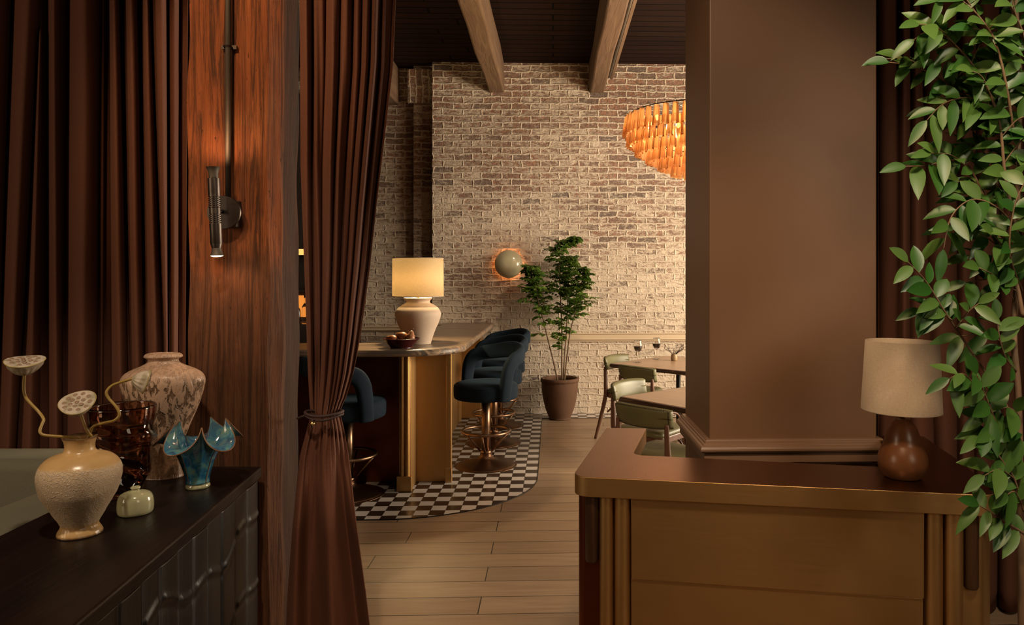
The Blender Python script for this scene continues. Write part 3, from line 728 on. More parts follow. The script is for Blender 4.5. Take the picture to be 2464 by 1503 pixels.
# tall drip vase (oval)
vt = vase('ceramic_vase', 'tall beige vase with brown dripping lava glaze behind the dark glass vase', 'vase', 393, 1146)
K = 1/627.
pr = [(0,0),(42,0),(44,4),(43.5,30),(44,60),(46,85),(53,110),(62,135),(72,160),(81,185),(88,208),(93,230),(93,243),(86,257),(70,268),(50,277),(38,284),(34,290),(34,294),(39,297),(43,300),(40,306),(33,309),(30,306),(28,295),(0,290)]
pp = [(max(0,r)*K, z*K*.965) for r, z in smooth_prof(pr)]
bm = B(); lathe(bm, pp, 72, fn=lambda r, z, a, i: (r*(1+.008*math.sin(2*a)+.004*math.sin(7*a+z*25)*(z > .12)), z)); bm.transform(Matrix.Rotation(.1,4,'Z') @ Matrix.Diagonal((1.0,.72,1,1))); obj('body', bm, M['vase_drip'], vt)
# smoked glass vase
vg = vase('glass_vase', 'dark smoked brown glass vase with rippled twisted walls', 'vase', 295, 1192)
K = 1/694.
pr = [(0,0),(30,0),(42,6),(50,25),(56,55),(61,90),(65,125),(68,160),(71,190),(73,210),(71,216)]
inn = [(68,214),(69,190),(64,160),(61,125),(57,90),(51,55),(44,28),(30,16),(0,14)]
pp = [(r*K, z*K*1.02) for r, z in smooth_prof(pr, 9)] ; pi_ = [(r*K, z*K*1.02) for r, z in smooth_prof(inn, 4)]
def rip(r, z, a, i):
    if i >= len(pp): return (r, z)
    amp = min(1, z/.02)*max(0, 1-max(0, z-.235)/.03)
    s = z*62+2.0*math.sin(a+.6)+.9*math.sin(2*a+z*20)
    w_ = (.5+.5*math.sin(s))**2.2
    return (r+.016*amp*(w_-.35)*(.8+.35*math.sin(a*2+z*33)), z-.008*amp*w_)
bm = B(); lathe(bm, pp+pi_, 120, fn=rip); obj('body', bm, M['smoke_glass'], vg)
# little jar
vj = vase('small_jar', 'small squat celadon jar in front of the smoked glass vase', 'jar', 326, 1234)
K = 1/741.
pr = [(0,0),(30,0),(37,3),(39,12),(39,24),(37,38),(32,47),(22,52),(12,54),(9,56),(9,59),(11,61),(10,64),(7,63),(6,56),(0,54)]
pp = [(max(0,r)*K, z*K) for r, z in smooth_prof(pr)]
bm = B(); lathe(bm, pp, 48); obj('body', bm, M['celadon'], vj)
# blue folded vase
vb = vase('folded_vase', 'blue green glazed vase opening into folded petals near the column', 'vase', 476, 1172)
bm = B(); K = 1/622.
NA = 200
def petal(a, t):
    """t along the wall 0..1; a angle"""
    prf = [(24,12),(23,22),(27,40),(33,60),(39,78),(46,94),(55,107),(64,115),(70,119),(74,122)]
    k = t*(len(prf)-1); i = min(len(prf)-2, int(k)); f = k-i
    r = lerp(prf[i][0], prf[i+1][0], f); z = lerp(prf[i][1], prf[i+1][1], f)
    g = max(0, (t-.32)/.68); m = 5; q = m*a+2.09
    r = r*(1+.10*math.cos(q)*min(1, t*4)*(1-g))
    r = r*(1+g*(.27*math.cos(q)+.05*math.sin(a+1)))
    z = z+g**2.0*(-27*math.cos(q)+5*math.sin(2*a+.4))
    a2 = a+g*.11*math.sin(q)-g*g*.09*math.cos(q+.8)
    return Vector((r*K*math.cos(a2), r*K*math.sin(a2), z*K))
g_ = [[bm.verts.new(petal(2*PI*k/NA, j/40)) for k in range(NA)] for j in range(41)]
for j in range(40):
    for k in range(NA): bm.faces.new((g_[j][k], g_[j][(k+1)%NA], g_[j+1][(k+1)%NA], g_[j+1][k]))
bm.faces.new([g_[0][k] for k in range(NA)])
body = obj('body', bm, M['blue_glaze'], vb, solid=.004)
bm = B(); tube(bm, [petal(2*PI*k/NA, 1.0) for k in range(NA)], .0026, 6, closed=True); obj('rim', bm, M['rim_brown'], vb)
bm = B()
for k in range(4):
    a = (PI/2-.5+PI+2*PI*k)/4+.1
    tube(bm, [petal(a, t/20)+Vector((math.cos(a), math.sin(a), 0))*.0022 for t in range(0, 12)], [.0016]*12, 6)
obj('seam_lines', bm, M['rim_brown'], vb)
bm = B(); lathe(bm, [(0,0),(24*K,0),(26*K,3*K),(25.5*K,7*K),(23*K,11*K),(21*K,14*K),(0,14*K)], 40); obj('foot', bm, M['celadon'], vb)
# lotus pods
def lpt(x, y, d): return PD(x/5.368, 820+y/5.368, d)
DV = 2.18
def lotus(label, pts, pod_c, normal, rad, ht, tl):
    P = [lpt(x, y, DV+dy) for x, y, dy in pts]
    base = P[0]; t = thing('lotus_pod', label, 'ornament', base, group=None)
    sp = splines([p-base for p in P], 8)
    bm = B(); tube(bm, sp, .0042, 10); obj('stem', bm, M['stem_ochre'], t)
    n = Vector(normal).normalized(); tipp = P[-1]
    rot = n.to_track_quat('Z', 'Y').to_matrix().to_4x4()
    m2 = Matrix.Translation(tipp-base-n*.003) @ rot
    rg = random.Random(tl)
    pr = [(0,0),(.12,.0),(.35,.10),(.60,.30),(.80,.58),(.93,.82),(1.0,.95),(1.0,1.02),(.95,1.06),(.6,1.04),(0,1.02)]
    pr = smooth_prof(pr, 3)
    ph = rg.uniform(0, 6)
    bm = B(); lathe(bm, [(max(0,a)*rad, b*ht) for a, b in pr], 64, mt=m2, fn=lambda r, z, a, i: (r*(1+.055*math.sin(3*a+ph)+(.035*math.sin(14*a) if z < ht*.8 else 0)), z+(.05*rad*math.sin(2*a+ph) if r > rad*.3 and z > ht*.7 else 0)))
    pod = obj('seed_pod', bm, M['pod'], t)
    bm = B(); cnt = 0
    for ring_r, nn in ((0,1),(.36,6),(.70,10)):
        for k in range(nn):
            a = 2*PI*k/nn+ph; x, y = ring_r*rad*math.cos(a), ring_r*rad*math.sin(a)
            lathe(bm, [(0,ht*1.05+.0004),(.0045,ht*1.055+.001),(.0060,ht*1.04)], 10, mt=m2 @ Matrix.Translation((x,y,(.05*rad*math.sin(2*a+ph)*(ring_r/.7)**2)+.0005)), caps=False)
    obj('seed_holes', bm, M['pod_hole'], pod)
    bm = B(); tube(bm, [m2 @ Vector((rad*(1+.055*math.sin(3*a+ph))*math.cos(a)*1.005, rad*(1+.055*math.sin(3*a+ph))*math.sin(a)*1.005, ht*1.0+.05*rad*math.sin(2*a+ph))) for a in [2*PI*k/48 for k in range(48)]], .0016, 6, closed=True); obj('rim', bm, M['pod_rim'], pod)
    return t
lotus('leftmost lotus pod on a long wavy stem, facing straight up', [(1060,1330,0),(1000,1262,.0),(870,1238,-.01),(700,1228,-.02),(560,1212,-.03),(515,1165,-.03),(540,1080,-.02),(562,1010,-.01),(500,915,0),(400,810,0),(330,720,0),(308,600,0),(318,425,0)], None, (.10,-.22,1), .050, .044, 1)
lotus('middle lotus pod on a short straight stem, tilted towards the viewer', [(1120,1340,.0),(1190,1255,.01),(1130,1170,0),(1080,1050,0),(1035,905,0)], None, (.15,-.73,1), .047, .040, 2)
lotus('right lotus pod bent over in front of the tall drip vase', [(1100,1345,.02),(1150,1230,.03),(1200,1110,.03),(1330,1062,.02),(1480,1025,0),(1542,950,0),(1500,850,0),(1400,735,0),(1378,655,0),(1450,575,.01),(1590,522,.02),(1722,485,.03)], None, (.85,.38,-.30), .036, .042, 3)

# ================================================================== BAR
ZB = 1.045
ct = thing('bar_worktop', 'striped brown marble worktop with rounded corner on the bar', 'worktop', (-1.0, 5.5, ZB-.05))
ol = rpoly([(-4.2,5.23),(-.665,5.23),(-.665,YB-.01),(-1.22,YB-.01),(-1.22,5.83),(-4.2,5.83)], [.02,.42,.0,.0,.08,.02], 14)
bm = B(); prism(bm, [(x+1.0, y-5.5) for x, y in ol], 0, .05); obj('marble_slab', bm, M['marble'], ct, True, bevel=.018)
bar = thing('bar_counter', 'brass and dark copper clad bar counter under the marble worktop', 'bar', (-1.0, 5.6, 0))
def bp(name, x0, x1, y0, y1, z0, z1, mat, bevel=.003, parent=None):
    bm = B(); box(bm, x0+1.0, x1+1.0, y0-5.6, y1-5.6, z0, z1); return obj(name, bm, mat, parent or bar, False, bevel=bevel)
ZT = ZB-.051
bp('front_panel', -4.2, -1.125, 5.60, 5.82, .004, ZT, M['brass_red'])
bp('fin', -1.125, -1.04, 5.36, 5.82, .004, ZT, M['brass'])
bp('end_panel', -1.04, -.815, 5.585, 5.82, .004, ZT, M['brass'])
po = bp('corner_post', -.815, -.775, 5.575, 5.62, .004, ZT, M['brass'])
bp('post_foot', -.82, -.77, 5.56, 5.60, .004, .115, M['brass'], .002, po)
bp('side_panel', -1.25, -1.005, 5.83, YB-.30, .004, ZT, M['brass'])
bp('rear_panel', -1.25, -.80, YB-.29, YB-.01, .004, ZT, M['brass'])
bp('fin_foot', -1.137, -1.03, 5.33, 5.37, .004, .115, M['brass'])
for x in (-1.10, -1.062):
    bm = B(); lathe(bm, [(.0165,.115),(.0165,ZT)], 20, x+1.0, 5.352-5.6); obj('half_column', bm, M['brass'], bar, autos=40)

# bar table lamp
bl = thing('table_lamp', 'lit cream ceramic lamp with linen drum shade standing on the bar', 'lamp', PZ(1006, 827, ZB))
K = 1/309.
pr = [(0,0),(28,0),(31,4),(36,20),(42,36),(49,52),(54,68),(53,78),(46,88),(36,95),(30,98),(28,101),(29,105),(34,110),(31,111),(25,106),(0,104)]
pp = [(max(0,r)*K, z*K) for r, z in smooth_prof(pr)]
bm = B(); lathe(bm, pp, 64); obj('base', bm, M['lamp_ceramic'], bl)
bm = B(); lathe(bm, [(.012,.32),(.012,.40)], 16); obj('neck', bm, M['brass_bright'], bl)
bm = B(); lathe(bm, [(60.5*K,115*K),(60*K,206*K)], 72, caps=False); sh = obj('lamp_shade', bm, M['shade_lit'], bl, solid=.002)
bm = B(); tube(bm, [(60*K*math.cos(a), 60*K*math.sin(a), 206*K) for a in [2*PI*k/60 for k in range(60)]], .003, 6, closed=True); obj('shade_rim', bm, M['shade'], sh)
bm = B(); tube(bm, [(60.5*K*math.cos(a), 60.5*K*math.sin(a), 115*K) for a in [2*PI*k/60 for k in range(60)]], .0025, 6, closed=True); obj('shade_rim', bm, M['shade'], sh)
bm = B(); lathe(bm, [(0,.42),(.02,.43),(.032,.46),(.026,.49),(0,.505)], 20); obj('bulb', bm, M['bulb'], bl)
light('bar_lamp_light', 'POINT', bl.location+Vector((0,0,.50)), 85, (1,.72,.36), radius=.04)
# bowl of pears
bw = thing('fruit_bowl', 'dark burgundy scalloped bowl beside the lamp on the bar', 'bowl', PZ(966, 836, ZB))
pr = [(0,0),(.075,0),(.08,.006),(.10,.03),(.122,.058),(.132,.066),(.128,.070),(.118,.060),(.09,.028),(.07,.014),(0,.012)]
bm = B(); lathe(bm, smooth_prof(pr, 3), 72, fn=lambda r, z, a, i: (r*(1+(.02*math.cos(28*a) if z > .05 else 0)), z)); obj('body', bm, M['burgundy'], bw)
def pear(loc, rz, tilt, label):
    t = thing('pear', label, 'fruit', loc, rz, group=None)
    pr = [(0,-.034),(.018,-.031),(.030,-.02),(.034,-.004),(.031,.012),(.022,.028),(.015,.042),(.009,.05),(0,.052)]
    m2 = Matrix.Rotation(tilt, 4, 'Y')
    bm = B(); lathe(bm, smooth_prof(pr, 3), 28, mt=m2); obj('flesh', bm, M['pear'], t)
    bm = B(); tube(bm, [m2 @ Vector(p) for p in ((0,0,.048),(.003,0,.062),(.010,0,.074))], .0018, 6); obj('stalk', bm, M['twig'], t)
bc = bw.location
pear(bc+Vector((-.060,-.02,.062)), 2.9, 1.3, 'pear lying at the left end of the burgundy bowl')
pear(bc+Vector((.008,.004,.082)), 3.1, 1.2, 'pear lying on top in the middle of the burgundy bowl')
pear(bc+Vector((.035,.055,.062)), .3, 1.0, 'pear tucked behind the others against the lamp')
pear(bc+Vector((.070,-.022,.076)), .6, .25, 'upright pear at the right end of the burgundy bowl')

# ================================================================== BAR STOOLS
def make_stool(label):
    t = thing('bar_stool', label, 'bar stool', group='velvet bar stools round the bar')
    bm = B(); lathe(bm, smooth_prof([(0,0),(.238,0),(.24,.004),(.225,.014),(.17,.03),(.11,.045),(.07,.062),(.05,.085),(.046,.10),(0,.10)], 3), 56); obj('base', bm, M['bronze_dark'], t)
    bm = B(); lathe(bm, [(.036,.095),(.036,.57)], 28); obj('post', bm, M['bronze'], t)
    bm = B(); lathe(bm, [(.036,.095),(.046,.10),(.050,.112),(.046,.124),(.036,.128)], 28, caps=False); obj('collar', bm, M['bronze'], t)
    bm = B(); tube(bm, [(.195*math.cos(2*PI*k/56), .195*math.sin(2*PI*k/56), .285) for k in range(56)], .0125, 10, closed=True); obj('foot_ring', bm, M['bronze'], t)
    for k in range(4):
        a = PI/4+k*PI/2; bm = B(); tube(bm, [(.19*math.cos(a), .19*math.sin(a), .28), (.045*math.cos(a), .045*math.sin(a), .115)], .0085, 8); obj('strut', bm, M['bronze'], t)
    bm = B(); lathe(bm, smooth_prof([(0,.555),(.20,.555),(.252,.562),(.264,.58),(.266,.61),(.266,.645),(.262,.668),(.245,.685),(.20,.695),(.10,.70),(0,.70)], 3), 64); s = obj('seat', bm, M['velvet'], t)
    bm = B(); tube(bm, [(.262*math.cos(2*PI*k/60), .262*math.sin(2*PI*k/60), .668) for k in range(60)], .003, 6, closed=True); obj('piping', bm, M['velvet'], s)
    # hooped backrest: up from one side, round the back, down the other
    P, W_ = [], []
    A = 92
    for th, z, r, w_ in [(A-4,.565,.272,.052),(A-3,.64,.276,.052),(A-1,.73,.280,.055),(A+3,.82,.284,.057),(A+12,.880,.288,.058),(A+28,.905,.291,.060),(A+50,.92,.294,.064),(A+70,.935,.296,.068),(180,.94,.297,.070)]:
        P.append((th, z, r)); W_.append(w_)
    full = P+[(360-a, z, r) for a, z, r in P[-2::-1]]; WW = W_+W_[-2::-1]
    pts = [Vector((r*math.cos(math.radians(a+90)), r*math.sin(math.radians(a+90)), z)) for a, z, r in full]
    sp = splines(pts, 6); bm = B(); rings = []; n = len(sp)
    for i, p in enumerate(sp):
        tg = (sp[min(n-1,i+1)]-sp[max(0,i-1)]).normalized(); rd = Vector((p.x, p.y, 0)).normalized(); bt = tg.cross(rd).normalized(); rd = bt.cross(tg)
        k = i/6; j = min(len(WW)-2, int(k)); wd = lerp(WW[j], WW[j+1], k-j)
        ring = []
        for q in range(20):
            a = 2*PI*q/20; ca, sa = math.cos(a), math.sin(a)
            ring.append(bm.verts.new(p+rd*.032*math.copysign(abs(ca)**.75, ca)+bt*wd*math.copysign(abs(sa)**.75, sa)))
        rings.append(ring)
    for a, b in zip(rings, rings[1:]):
        for q in range(20): bm.faces.new((a[q], a[(q+1)%20], b[(q+1)%20], b[q]))
    bm.faces.new(rings[0][::-1]); bm.faces.new(rings[-1]); obj('backrest', bm, M['velvet'], t)
    return t
# the stool faces local +Y
st = make_stool('navy velvet bar stool nearest the camera in the row of three')
st.location = (-.556, 6.065, .004); st.rotation_euler.z = math.radians(130)
for x, y, rz, lb in ((-.557, 6.87, 131, 'middle one of the three navy velvet stools along the bar side'), (-.562, 7.68, 127, 'navy velvet bar stool closest to the brick wall'), (-1.472, 5.285, -50, 'navy velvet bar stool half hidden by the tied curtain')):
    c = copy_tree(st); c.location = (x, y, .004); c.rotation_euler.z = math.radians(rz); c['label'] = lb

# ================================================================== DISC WALL LIGHT
dl = thing('disc_wall_light', 'round sage domed wall light glowing around its edge on the brick', 'wall light', PD(1224, 635, 8.30))
dl.location.y = YB
bm = B(); lathe(bm, smooth_prof([(0,.125),(.05,.122),(.10,.105),(.14,.075),(.158,.045),(.160,.038),(.154,.040),(.13,.062),(0,.09)], 3), 64, mt=Matrix.Rotation(PI/2, 4, 'X')); obj('dome', bm, M['disc'], dl)
bm = B(); lathe(bm, [(0,0),(.06,0),(.06,.03),(0,.03)], 32, mt=Matrix.Rotation(PI/2, 4, 'X')); obj('backplate', bm, M['pipe'], dl, autos=30)
for k in range(6):
    a = 2*PI*k/6; light('disc_light_glow', 'POINT', dl.location+Vector((.125*math.cos(a), -.028, .125*math.sin(a))), .22, (1,.36,.12), radius=.01)

# ================================================================== BACK BAR SHELVES
bb = thing('back_bar_shelf', 'dim bottle shelf with glowing panels behind the tied curtain', 'shelf', (-3.0, 8.3, 0))
for z in (1.05, 1.42, 1.80): 
    bm = B(); box(bm, -.9, .75, -.3, .3, z-.02, z); obj('shelf_board', bm, M['dark_wall'], bb, False)
bm = B(); box(bm, -.9, .75, -.35, .3, 0, 1.03); obj('cabinet', bm, M['dark_wall'], bb, False)
bm = B(); box(bm, -.9, .65, .30, .32, 0, 3.7); obj('back_panel', bm, M['dark_wall'], bb, False)
bm = B(); box(bm, -.9, .62, .27, .29, 1.1, 1.35); obj('glow_panel', bm, M['backbar_glow'], bb, False)
rb_ = random.Random(11)
for x, y, hh, m_, lb in ((-2.92, 8.10, .27, 'bottle_green', 'dark green bottle on the back bar shelf, seen between column and curtain'), (-2.82, 8.12, .24, 'bottle_amber', 'amber bottle in the middle of the back bar bottles'), (-2.72, 8.09, .29, 'clear_glass', 'clear glass bottle on the back bar shelf beside the curtain edge')):
    t = thing('bottle', lb, 'bottle', (x, y, 1.051), group='bottles on the back bar')
    bm = B(); lathe(bm, smooth_prof([(0,0),(.034,0),(.037,.01),(.037,hh*.55),(.03,hh*.68),(.013,hh*.78),(.012,hh),(0,hh)], 2), 20); obj('glass', bm, M[m_], t)
    bm = B(); lathe(bm, [(0,hh+.001),(.014,hh+.001),(.014,hh+.025),(0,hh+.025)], 14); obj('stopper', bm, M['black_metal'], t)
gl = thing('back_bar_lantern', 'tiny glowing amber lantern above the bottles beside the column', 'lamp', PD(724, 606, 7.6))
bm = B(); box(bm, -.05, .05, -.02, .02, -.03, .03); obj('shade', bm, M['bulb'] if False else emis('lantern_glow', (1,.5,.12), 1.4), gl, False)
bm = B(); box(bm, -.055, .055, -.02, .02, -.055, -.035); tube(bm, [(0,0,.03),(0,0,ZC-gl.location.z)], .003, 6); obj('mount', bm, M['black_metal'], gl, False)

# ================================================================== POTTED TREE
def leaf_add(bm, p, d, up, L, wd, droop=.25, n=4):
    """one folded, drooping leaf: 3 x n mesh"""
    d = d.normalized(); s = d.cross(up)
    if s.length < 1e-3: s = d.cross(Vector((1,0,0)))
    s.normalize(); u = s.cross(d); prev = None
    for i in range(n+1):
        t = i/n; wq = wd*math.sin(PI*min(1, t**.85))**.8 if 0 < i < n else (wd*.10 if i == 0 else .0005)
        c = p+d*(L*t)-Vector((0,0,1))*(droop*L*t*t)
        row = [bm.verts.new(c-s*wq+u*wq*.28), bm.verts.new(c), bm.verts.new(c+s*wq+u*wq*.28)]
        if prev:
            bm.faces.new((prev[0], prev[1], row[1], row[0])); bm.faces.new((prev[1], prev[2], row[2], row[1]))
        prev = row
tr = thing('potted_tree', 'slender green tree in a terracotta pot against the brick wall', 'plant', PZ(1347, 1006, 0.005))
TO = tr.location
K = 1/217.
pr = [(0,0),(24,0),(26,3),(33,20),(38,38),(41.5,56),(43.5,74),(44,88),(45.5,89),(46.5,93),(45,97),(41,97),(39,92),(38,80),(0,78)]
bm = B(); lathe(bm, [(max(0,r)*K, z*K) for r, z in smooth_prof(pr, 3)], 64, fn=lambda r, z, a, i: (r+(.002*math.cos(40*a) if .395 < z < .42 and r > .19 else 0), z)); obj('pot', bm, M['terracotta'], tr)
bm = B(); lathe(bm, [(.178,.375),(.14,.40),(.07,.41),(0,.412)], 40, fn=lambda r, z, a, i: (r, z+.008*math.sin(7*a+i)), caps=False); obj('moss', bm, M['moss'], tr)
rt = random.Random(21)
def tp(px, py, dy=0): return PD(px, py, 8.05+dy)-TO
stems = [[(1352,915,0),(1352,860,0),(1352,800,0),(1350,740,0),(1348,690,.02),(1345,640,.03),(1352,600,0),(1372,582,-.03),(1390,576,-.03)],
         [(1342,917,0),(1332,870,0),(1318,815,-.03),(1306,765,-.05),(1294,720,-.05),(1285,690,-.05),(1280,660,-.05),(1275,645,-.05)],
         [(1358,917,0),(1364,860,0),(1372,800,-.05),(1384,750,-.08),(1394,710,-.1),(1400,675,-.1),(1402,650,-.1)],
         [(1355,915,.02),(1359,850,.04),(1364,780,.08),(1366,720,.1),(1368,660,.1),(1366,620,.1)]]
bmw = B(); bml = B()
for i, s_ in enumerate(stems):
    P = splines([tp(*q) for q in s_], 6); n = len(P)
    tube(bmw, P, [lerp(.009, .0025, k/(n-1)) for k in range(n)], 7)
    for k in range(int(n*(.30 if i else .18)), n, 1):
        frac = k/n
        nb = 3 if frac > .42 else (1 if rt.random() < .75 else 0)
        for _ in range(nb):
            yaw = rt.uniform(0, 2*PI); ln = rt.uniform(.07, .20)*(1.15-.75*max(0, frac-.6)/.4)
            dr = Vector((math.cos(yaw), math.sin(yaw)*.75, rt.uniform(.05, .65))).normalized()
            if i == 0 and frac > .82: ln *= .7
            b0 = P[k]; tw = [b0, b0+dr*ln*.5+Vector((0,0,.01)), b0+dr*ln+Vector((0,0,-.01))]
            tw = splines(tw, 4); tube(bmw, tw, .0014, 5)
            for j in range(1, len(tw)):
                for sd in (-1, 1):
                    tg = (tw[j]-tw[j-1]).normalized(); sde = tg.cross(Vector((0,0,1))).normalized()*sd
                    ld = (tg*.5+sde*.9+Vector((0,0,rt.uniform(-.3,.3)))).normalized()
                    leaf_add(bml, tw[j], ld, Vector((rt.uniform(-.5,.5), rt.uniform(-1.4,.1), 1)), rt.uniform(.042,.062), rt.uniform(.014,.019), .3, 3)
obj('stems', bmw, M['bark'], tr); obj('foliage', bml, M['leaf_back'], tr)

# ================================================================== DINING TABLES
def table(label, corner_px, right_px, zt=.75, side=.92):
    c0 = PZ(*corner_px, zt); c1 = PZ(*right_px, zt); u = (c1-c0).normalized(); v = Vector((-u.y, u.x, 0))
    if v.y < 0: v = -v
    ctr = c0+u*side/2+v*side/2; rz = math.atan2(u.y, u.x)
    t = thing('dining_table', label, 'table', (ctr.x, ctr.y, 0), rz, 'square dining tables'); h = side/2
    bm = B(); prism(bm, rpoly([(-h,-h),(h,-h),(h,h),(-h,h)], .03, 5), zt-.035, zt); tp_ = obj('tabletop', bm, M['wood_table'], t, True, bevel=.012)
    bm = B(); tube(bm, [(x, y, zt-.019) for x, y in rpoly([(-h-.001,-h-.001),(h+.001,-h-.001),(h+.001,h+.001),(-h-.001,h+.001)], .03, 5)], .0175, 10, closed=True); obj('edge_band', bm, M['wood_edge'], t)
    bm = B(); lathe(bm, [(.022,.03),(.022,.40),(.030,.41),(.030,.44),(.022,.45),(.022,zt-.06),(.10,zt-.05),(.10,zt-.036)], 20); obj('pedestal', bm, M['black_metal'], t, autos=40)
    bm = B(); 
    for k in range(4):
        a = PI/4+k*PI/2; tube(bm, [(0,0,.045),(.30*math.cos(a), .30*math.sin(a), .018)], [.022,.012], 8)
    obj('base', bm, M['black_metal'], t)
    return t, c0, u, v
tn, n0, nu_, nv_ = table('square wooden table nearest the brown pillar', (1492,953), (1648,981), side=.90)
tf, f0, fu_, fv_ = table('square wooden table by the brick wall with the two wine glasses', (1468,874), (1648,892.5), side=.92)

# ------------------------------------------------------------------ chairs (facing local +Y)
def make_chair(label):
    t = thing('dining_chair', label, 'chair', group='olive leather dining chairs')
    ol_ = rpoly([(-.20,-.19),(.20,-.19),(.225,.22),(-.225,.22)], [.05,.05,.06,.06], 6)
    bm = B(); prism(bm, ol_, .405, .455); obj('seat_frame', bm, M['wood_chair'], t, False, bevel=.008)
    bm = B(); N = len(ol_); cen = Vector((0,.015))
    prof = [(1.0,.455),(1.01,.468),(.985,.482),(.90,.492),(.6,.500),(.3,.503)]
    rings = [[bm.verts.new((cen.x+(p[0]-cen.x)*s_, cen.y+(p[1]-cen.y)*s_, z)) for p in ol_] for s_, z in prof]
    for a, b in zip(rings, rings[1:]):
        for k in range(N): bm.faces.new((a[k], a[(k+1)%N], b[(k+1)%N], b[k]))
    bm.faces.new(rings[-1]); bm.faces.new(rings[0][::-1]); obj('seat', bm, M['leather'], t)
    for s_ in (-1, 1):
        bm = B(); tube(bm, splines([(s_*.215,-.30,0),(s_*.205,-.24,.22),(s_*.195,-.195,.42),(s_*.192,-.195,.54),(s_*.190,-.200,.64),(s_*.190,-.202,.70)], 5), [.013,.014,.015,.016,.017,.018,.018,.019,.02,.02,.02,.02,.02,.02,.02,.019,.018,.018,.017,.017,.016,.015,.015,.014,.013,.012], 10)
        obj('leg', bm, M['wood_chair'], t)
        bm = B(); tube(bm, [(s_*.195,.185,.42),(s_*.20,.20,.2),(s_*.20,.205,0)], [.018,.015,.012], 10); obj('leg', bm, M['wood_chair'], t)
        bm = B(); tube(bm, splines([(s_*.195,.19,.27),(s_*.19,.13,.36),(s_*.185,.03,.385),(s_*.185,-.07,.36),(s_*.195,-.17,.27)], 6), .009, 8); obj('brace', bm, M['wood_chair'], t)
    # curved padded back
    bm = B()
    H0, H1 = .662, .80; NU, NV = 26, 14
    def cen_(u):   # u -1..1 along width
        return Vector((u*.222, -.232+.055*abs(u)**2.2, 0))
    def surf(u, v, side):
        z = lerp(H0, H1, v)-.012*(abs(u)**3)*(1 if v > .5 else -1)
        th = .026*(1-abs(2*v-1)**5)**.5*(1-abs(u)**8)**.5
        p = cen_(u); return Vector((p.x*(1-(.03*(1-v))), p.y+side*th-(.02*(v-.5)), z))
    for side in (1, -1):
        v_ = [[bm.verts.new(surf(-1+2*i/NU, j/NV, side)) for j in range(NV+1)] for i in range(NU+1)]
        for i in range(NU):
            for j in range(NV): bm.faces.new((v_[i][j], v_[i+1][j], v_[i+1][j+1], v_[i][j+1]))
    bmesh.ops.remove_doubles(bm, verts=bm.verts, dist=.0006)
    bk_ = obj('backrest', bm, M['leather'], t)
    bm = B(); pts = []
    m_ = 44
    for k in range(m_): pts.append((-.90+1.8*k/(m_-1), .93))
    for k in range(m_): pts.append((-.90+1.8*k/(m_-1), .07))
    for k in range(1, 15): pts.append((-.93, .07+.86*k/15)); pts.append((.93, .07+.86*k/15))
    for u, v in pts:
        p = surf(u, v, -1)+Vector((0,-.0005,0)); lathe(bm, [(0,-.0035),(.0036,-.001),(.0036,.001),(0,.0035)], 6, mt=Matrix.Translation(p) @ Matrix.Rotation(PI/2, 4, 'X'), caps=False)
    obj('nailheads', bm, M['nail'], bk_)
    return t
def chair_at(o, xc, d, ang, dz=0):  # ang: facing direction in camera plan axes (0 = away from the camera, positive = to the right)
    p = CW(xc, d); o.location = (p.x, p.y, 0); o.rotation_euler.z = -math.radians(ang)-PSI
ch = make_chair('dark olive studded chair back nearest the reception desk')
chair_at(ch, .53, 4.54, 45)
for xc, d, ang, lb in ((.53, 5.30, 128, 'pale olive leather chair with its front towards the desk at the near table'), (.655, 6.45, 48, 'olive studded chair with its back to us at the table by the brick wall'), (.54, 7.06, 125, 'pale olive leather chair at the far table, standing closest to the terracotta pot')):
    c = copy_tree(ch); chair_at(c, xc, d, ang); c['label'] = lb

# ------------------------------------------------------------------ wine glasses and bud vase
def glass(label, px, py):
    t = thing('wine_glass', label, 'wine glass', PZ(px, py, .7515), group=None)
    pr = [(0,0),(.034,.001),(.035,.003),(.01,.006),(.0045,.012),(.004,.05),(.004,.088),(.010,.096),(.028,.112),(.040,.132),(.043,.155),(.040,.18),(.034,.205),(.0332,.205),(.039,.18),(.042,.155),(.039,.133),(.027,.114),(0,.100)]
    bm = B(); lathe(bm, smooth_prof(pr, 2), 36); obj('bowl', bm, M['clear_glass'], t)
    bm = B(); lathe(bm, [(0,.1005),(.0262,.1145),(.0382,.134),(.0412,.1545),(0,.1545)], 36); obj('wine', bm, M['wine'], t, autos=30)
glass('glass of red wine on the far table, nearer its corner', 1535, 871)
glass('glass of red wine on the far table, nearer the bud vase', 1580, 863)
bv = thing('bud_vase', 'tiny tan bud vase with dry dark sprigs on the far table', 'vase', PZ(1622, 867, .75))
bm = B(); lathe(bm, smooth_prof([(0,0),(.026,0),(.031,.01),(.032,.035),(.028,.055),(.024,.062),(.021,.06),(.02,.04),(0,.04)], 3), 32); obj('body', bm, M['bud_vase'], bv)
bm = B(); rs = random.Random(4)
for k in range(11):
    a = rs.uniform(0, 2*PI); e = Vector((math.cos(a)*rs.uniform(.05,.13), math.sin(a)*.06, rs.uniform(.09,.15)))
    P = splines([Vector((0,0,.045)), Vector((e.x*.4, e.y*.4, .08)), e], 5); tube(bm, P, .0014, 5)
    for q in P[3:]:
        for _ in range(2): leaf_add(bm, q, Vector((rs.uniform(-1,1), rs.uniform(-.5,.5), rs.uniform(.0,1))), Vector((0,0,1)), .018, .003, .1, 2)
obj('sprigs', bm, M['twig'], bv)

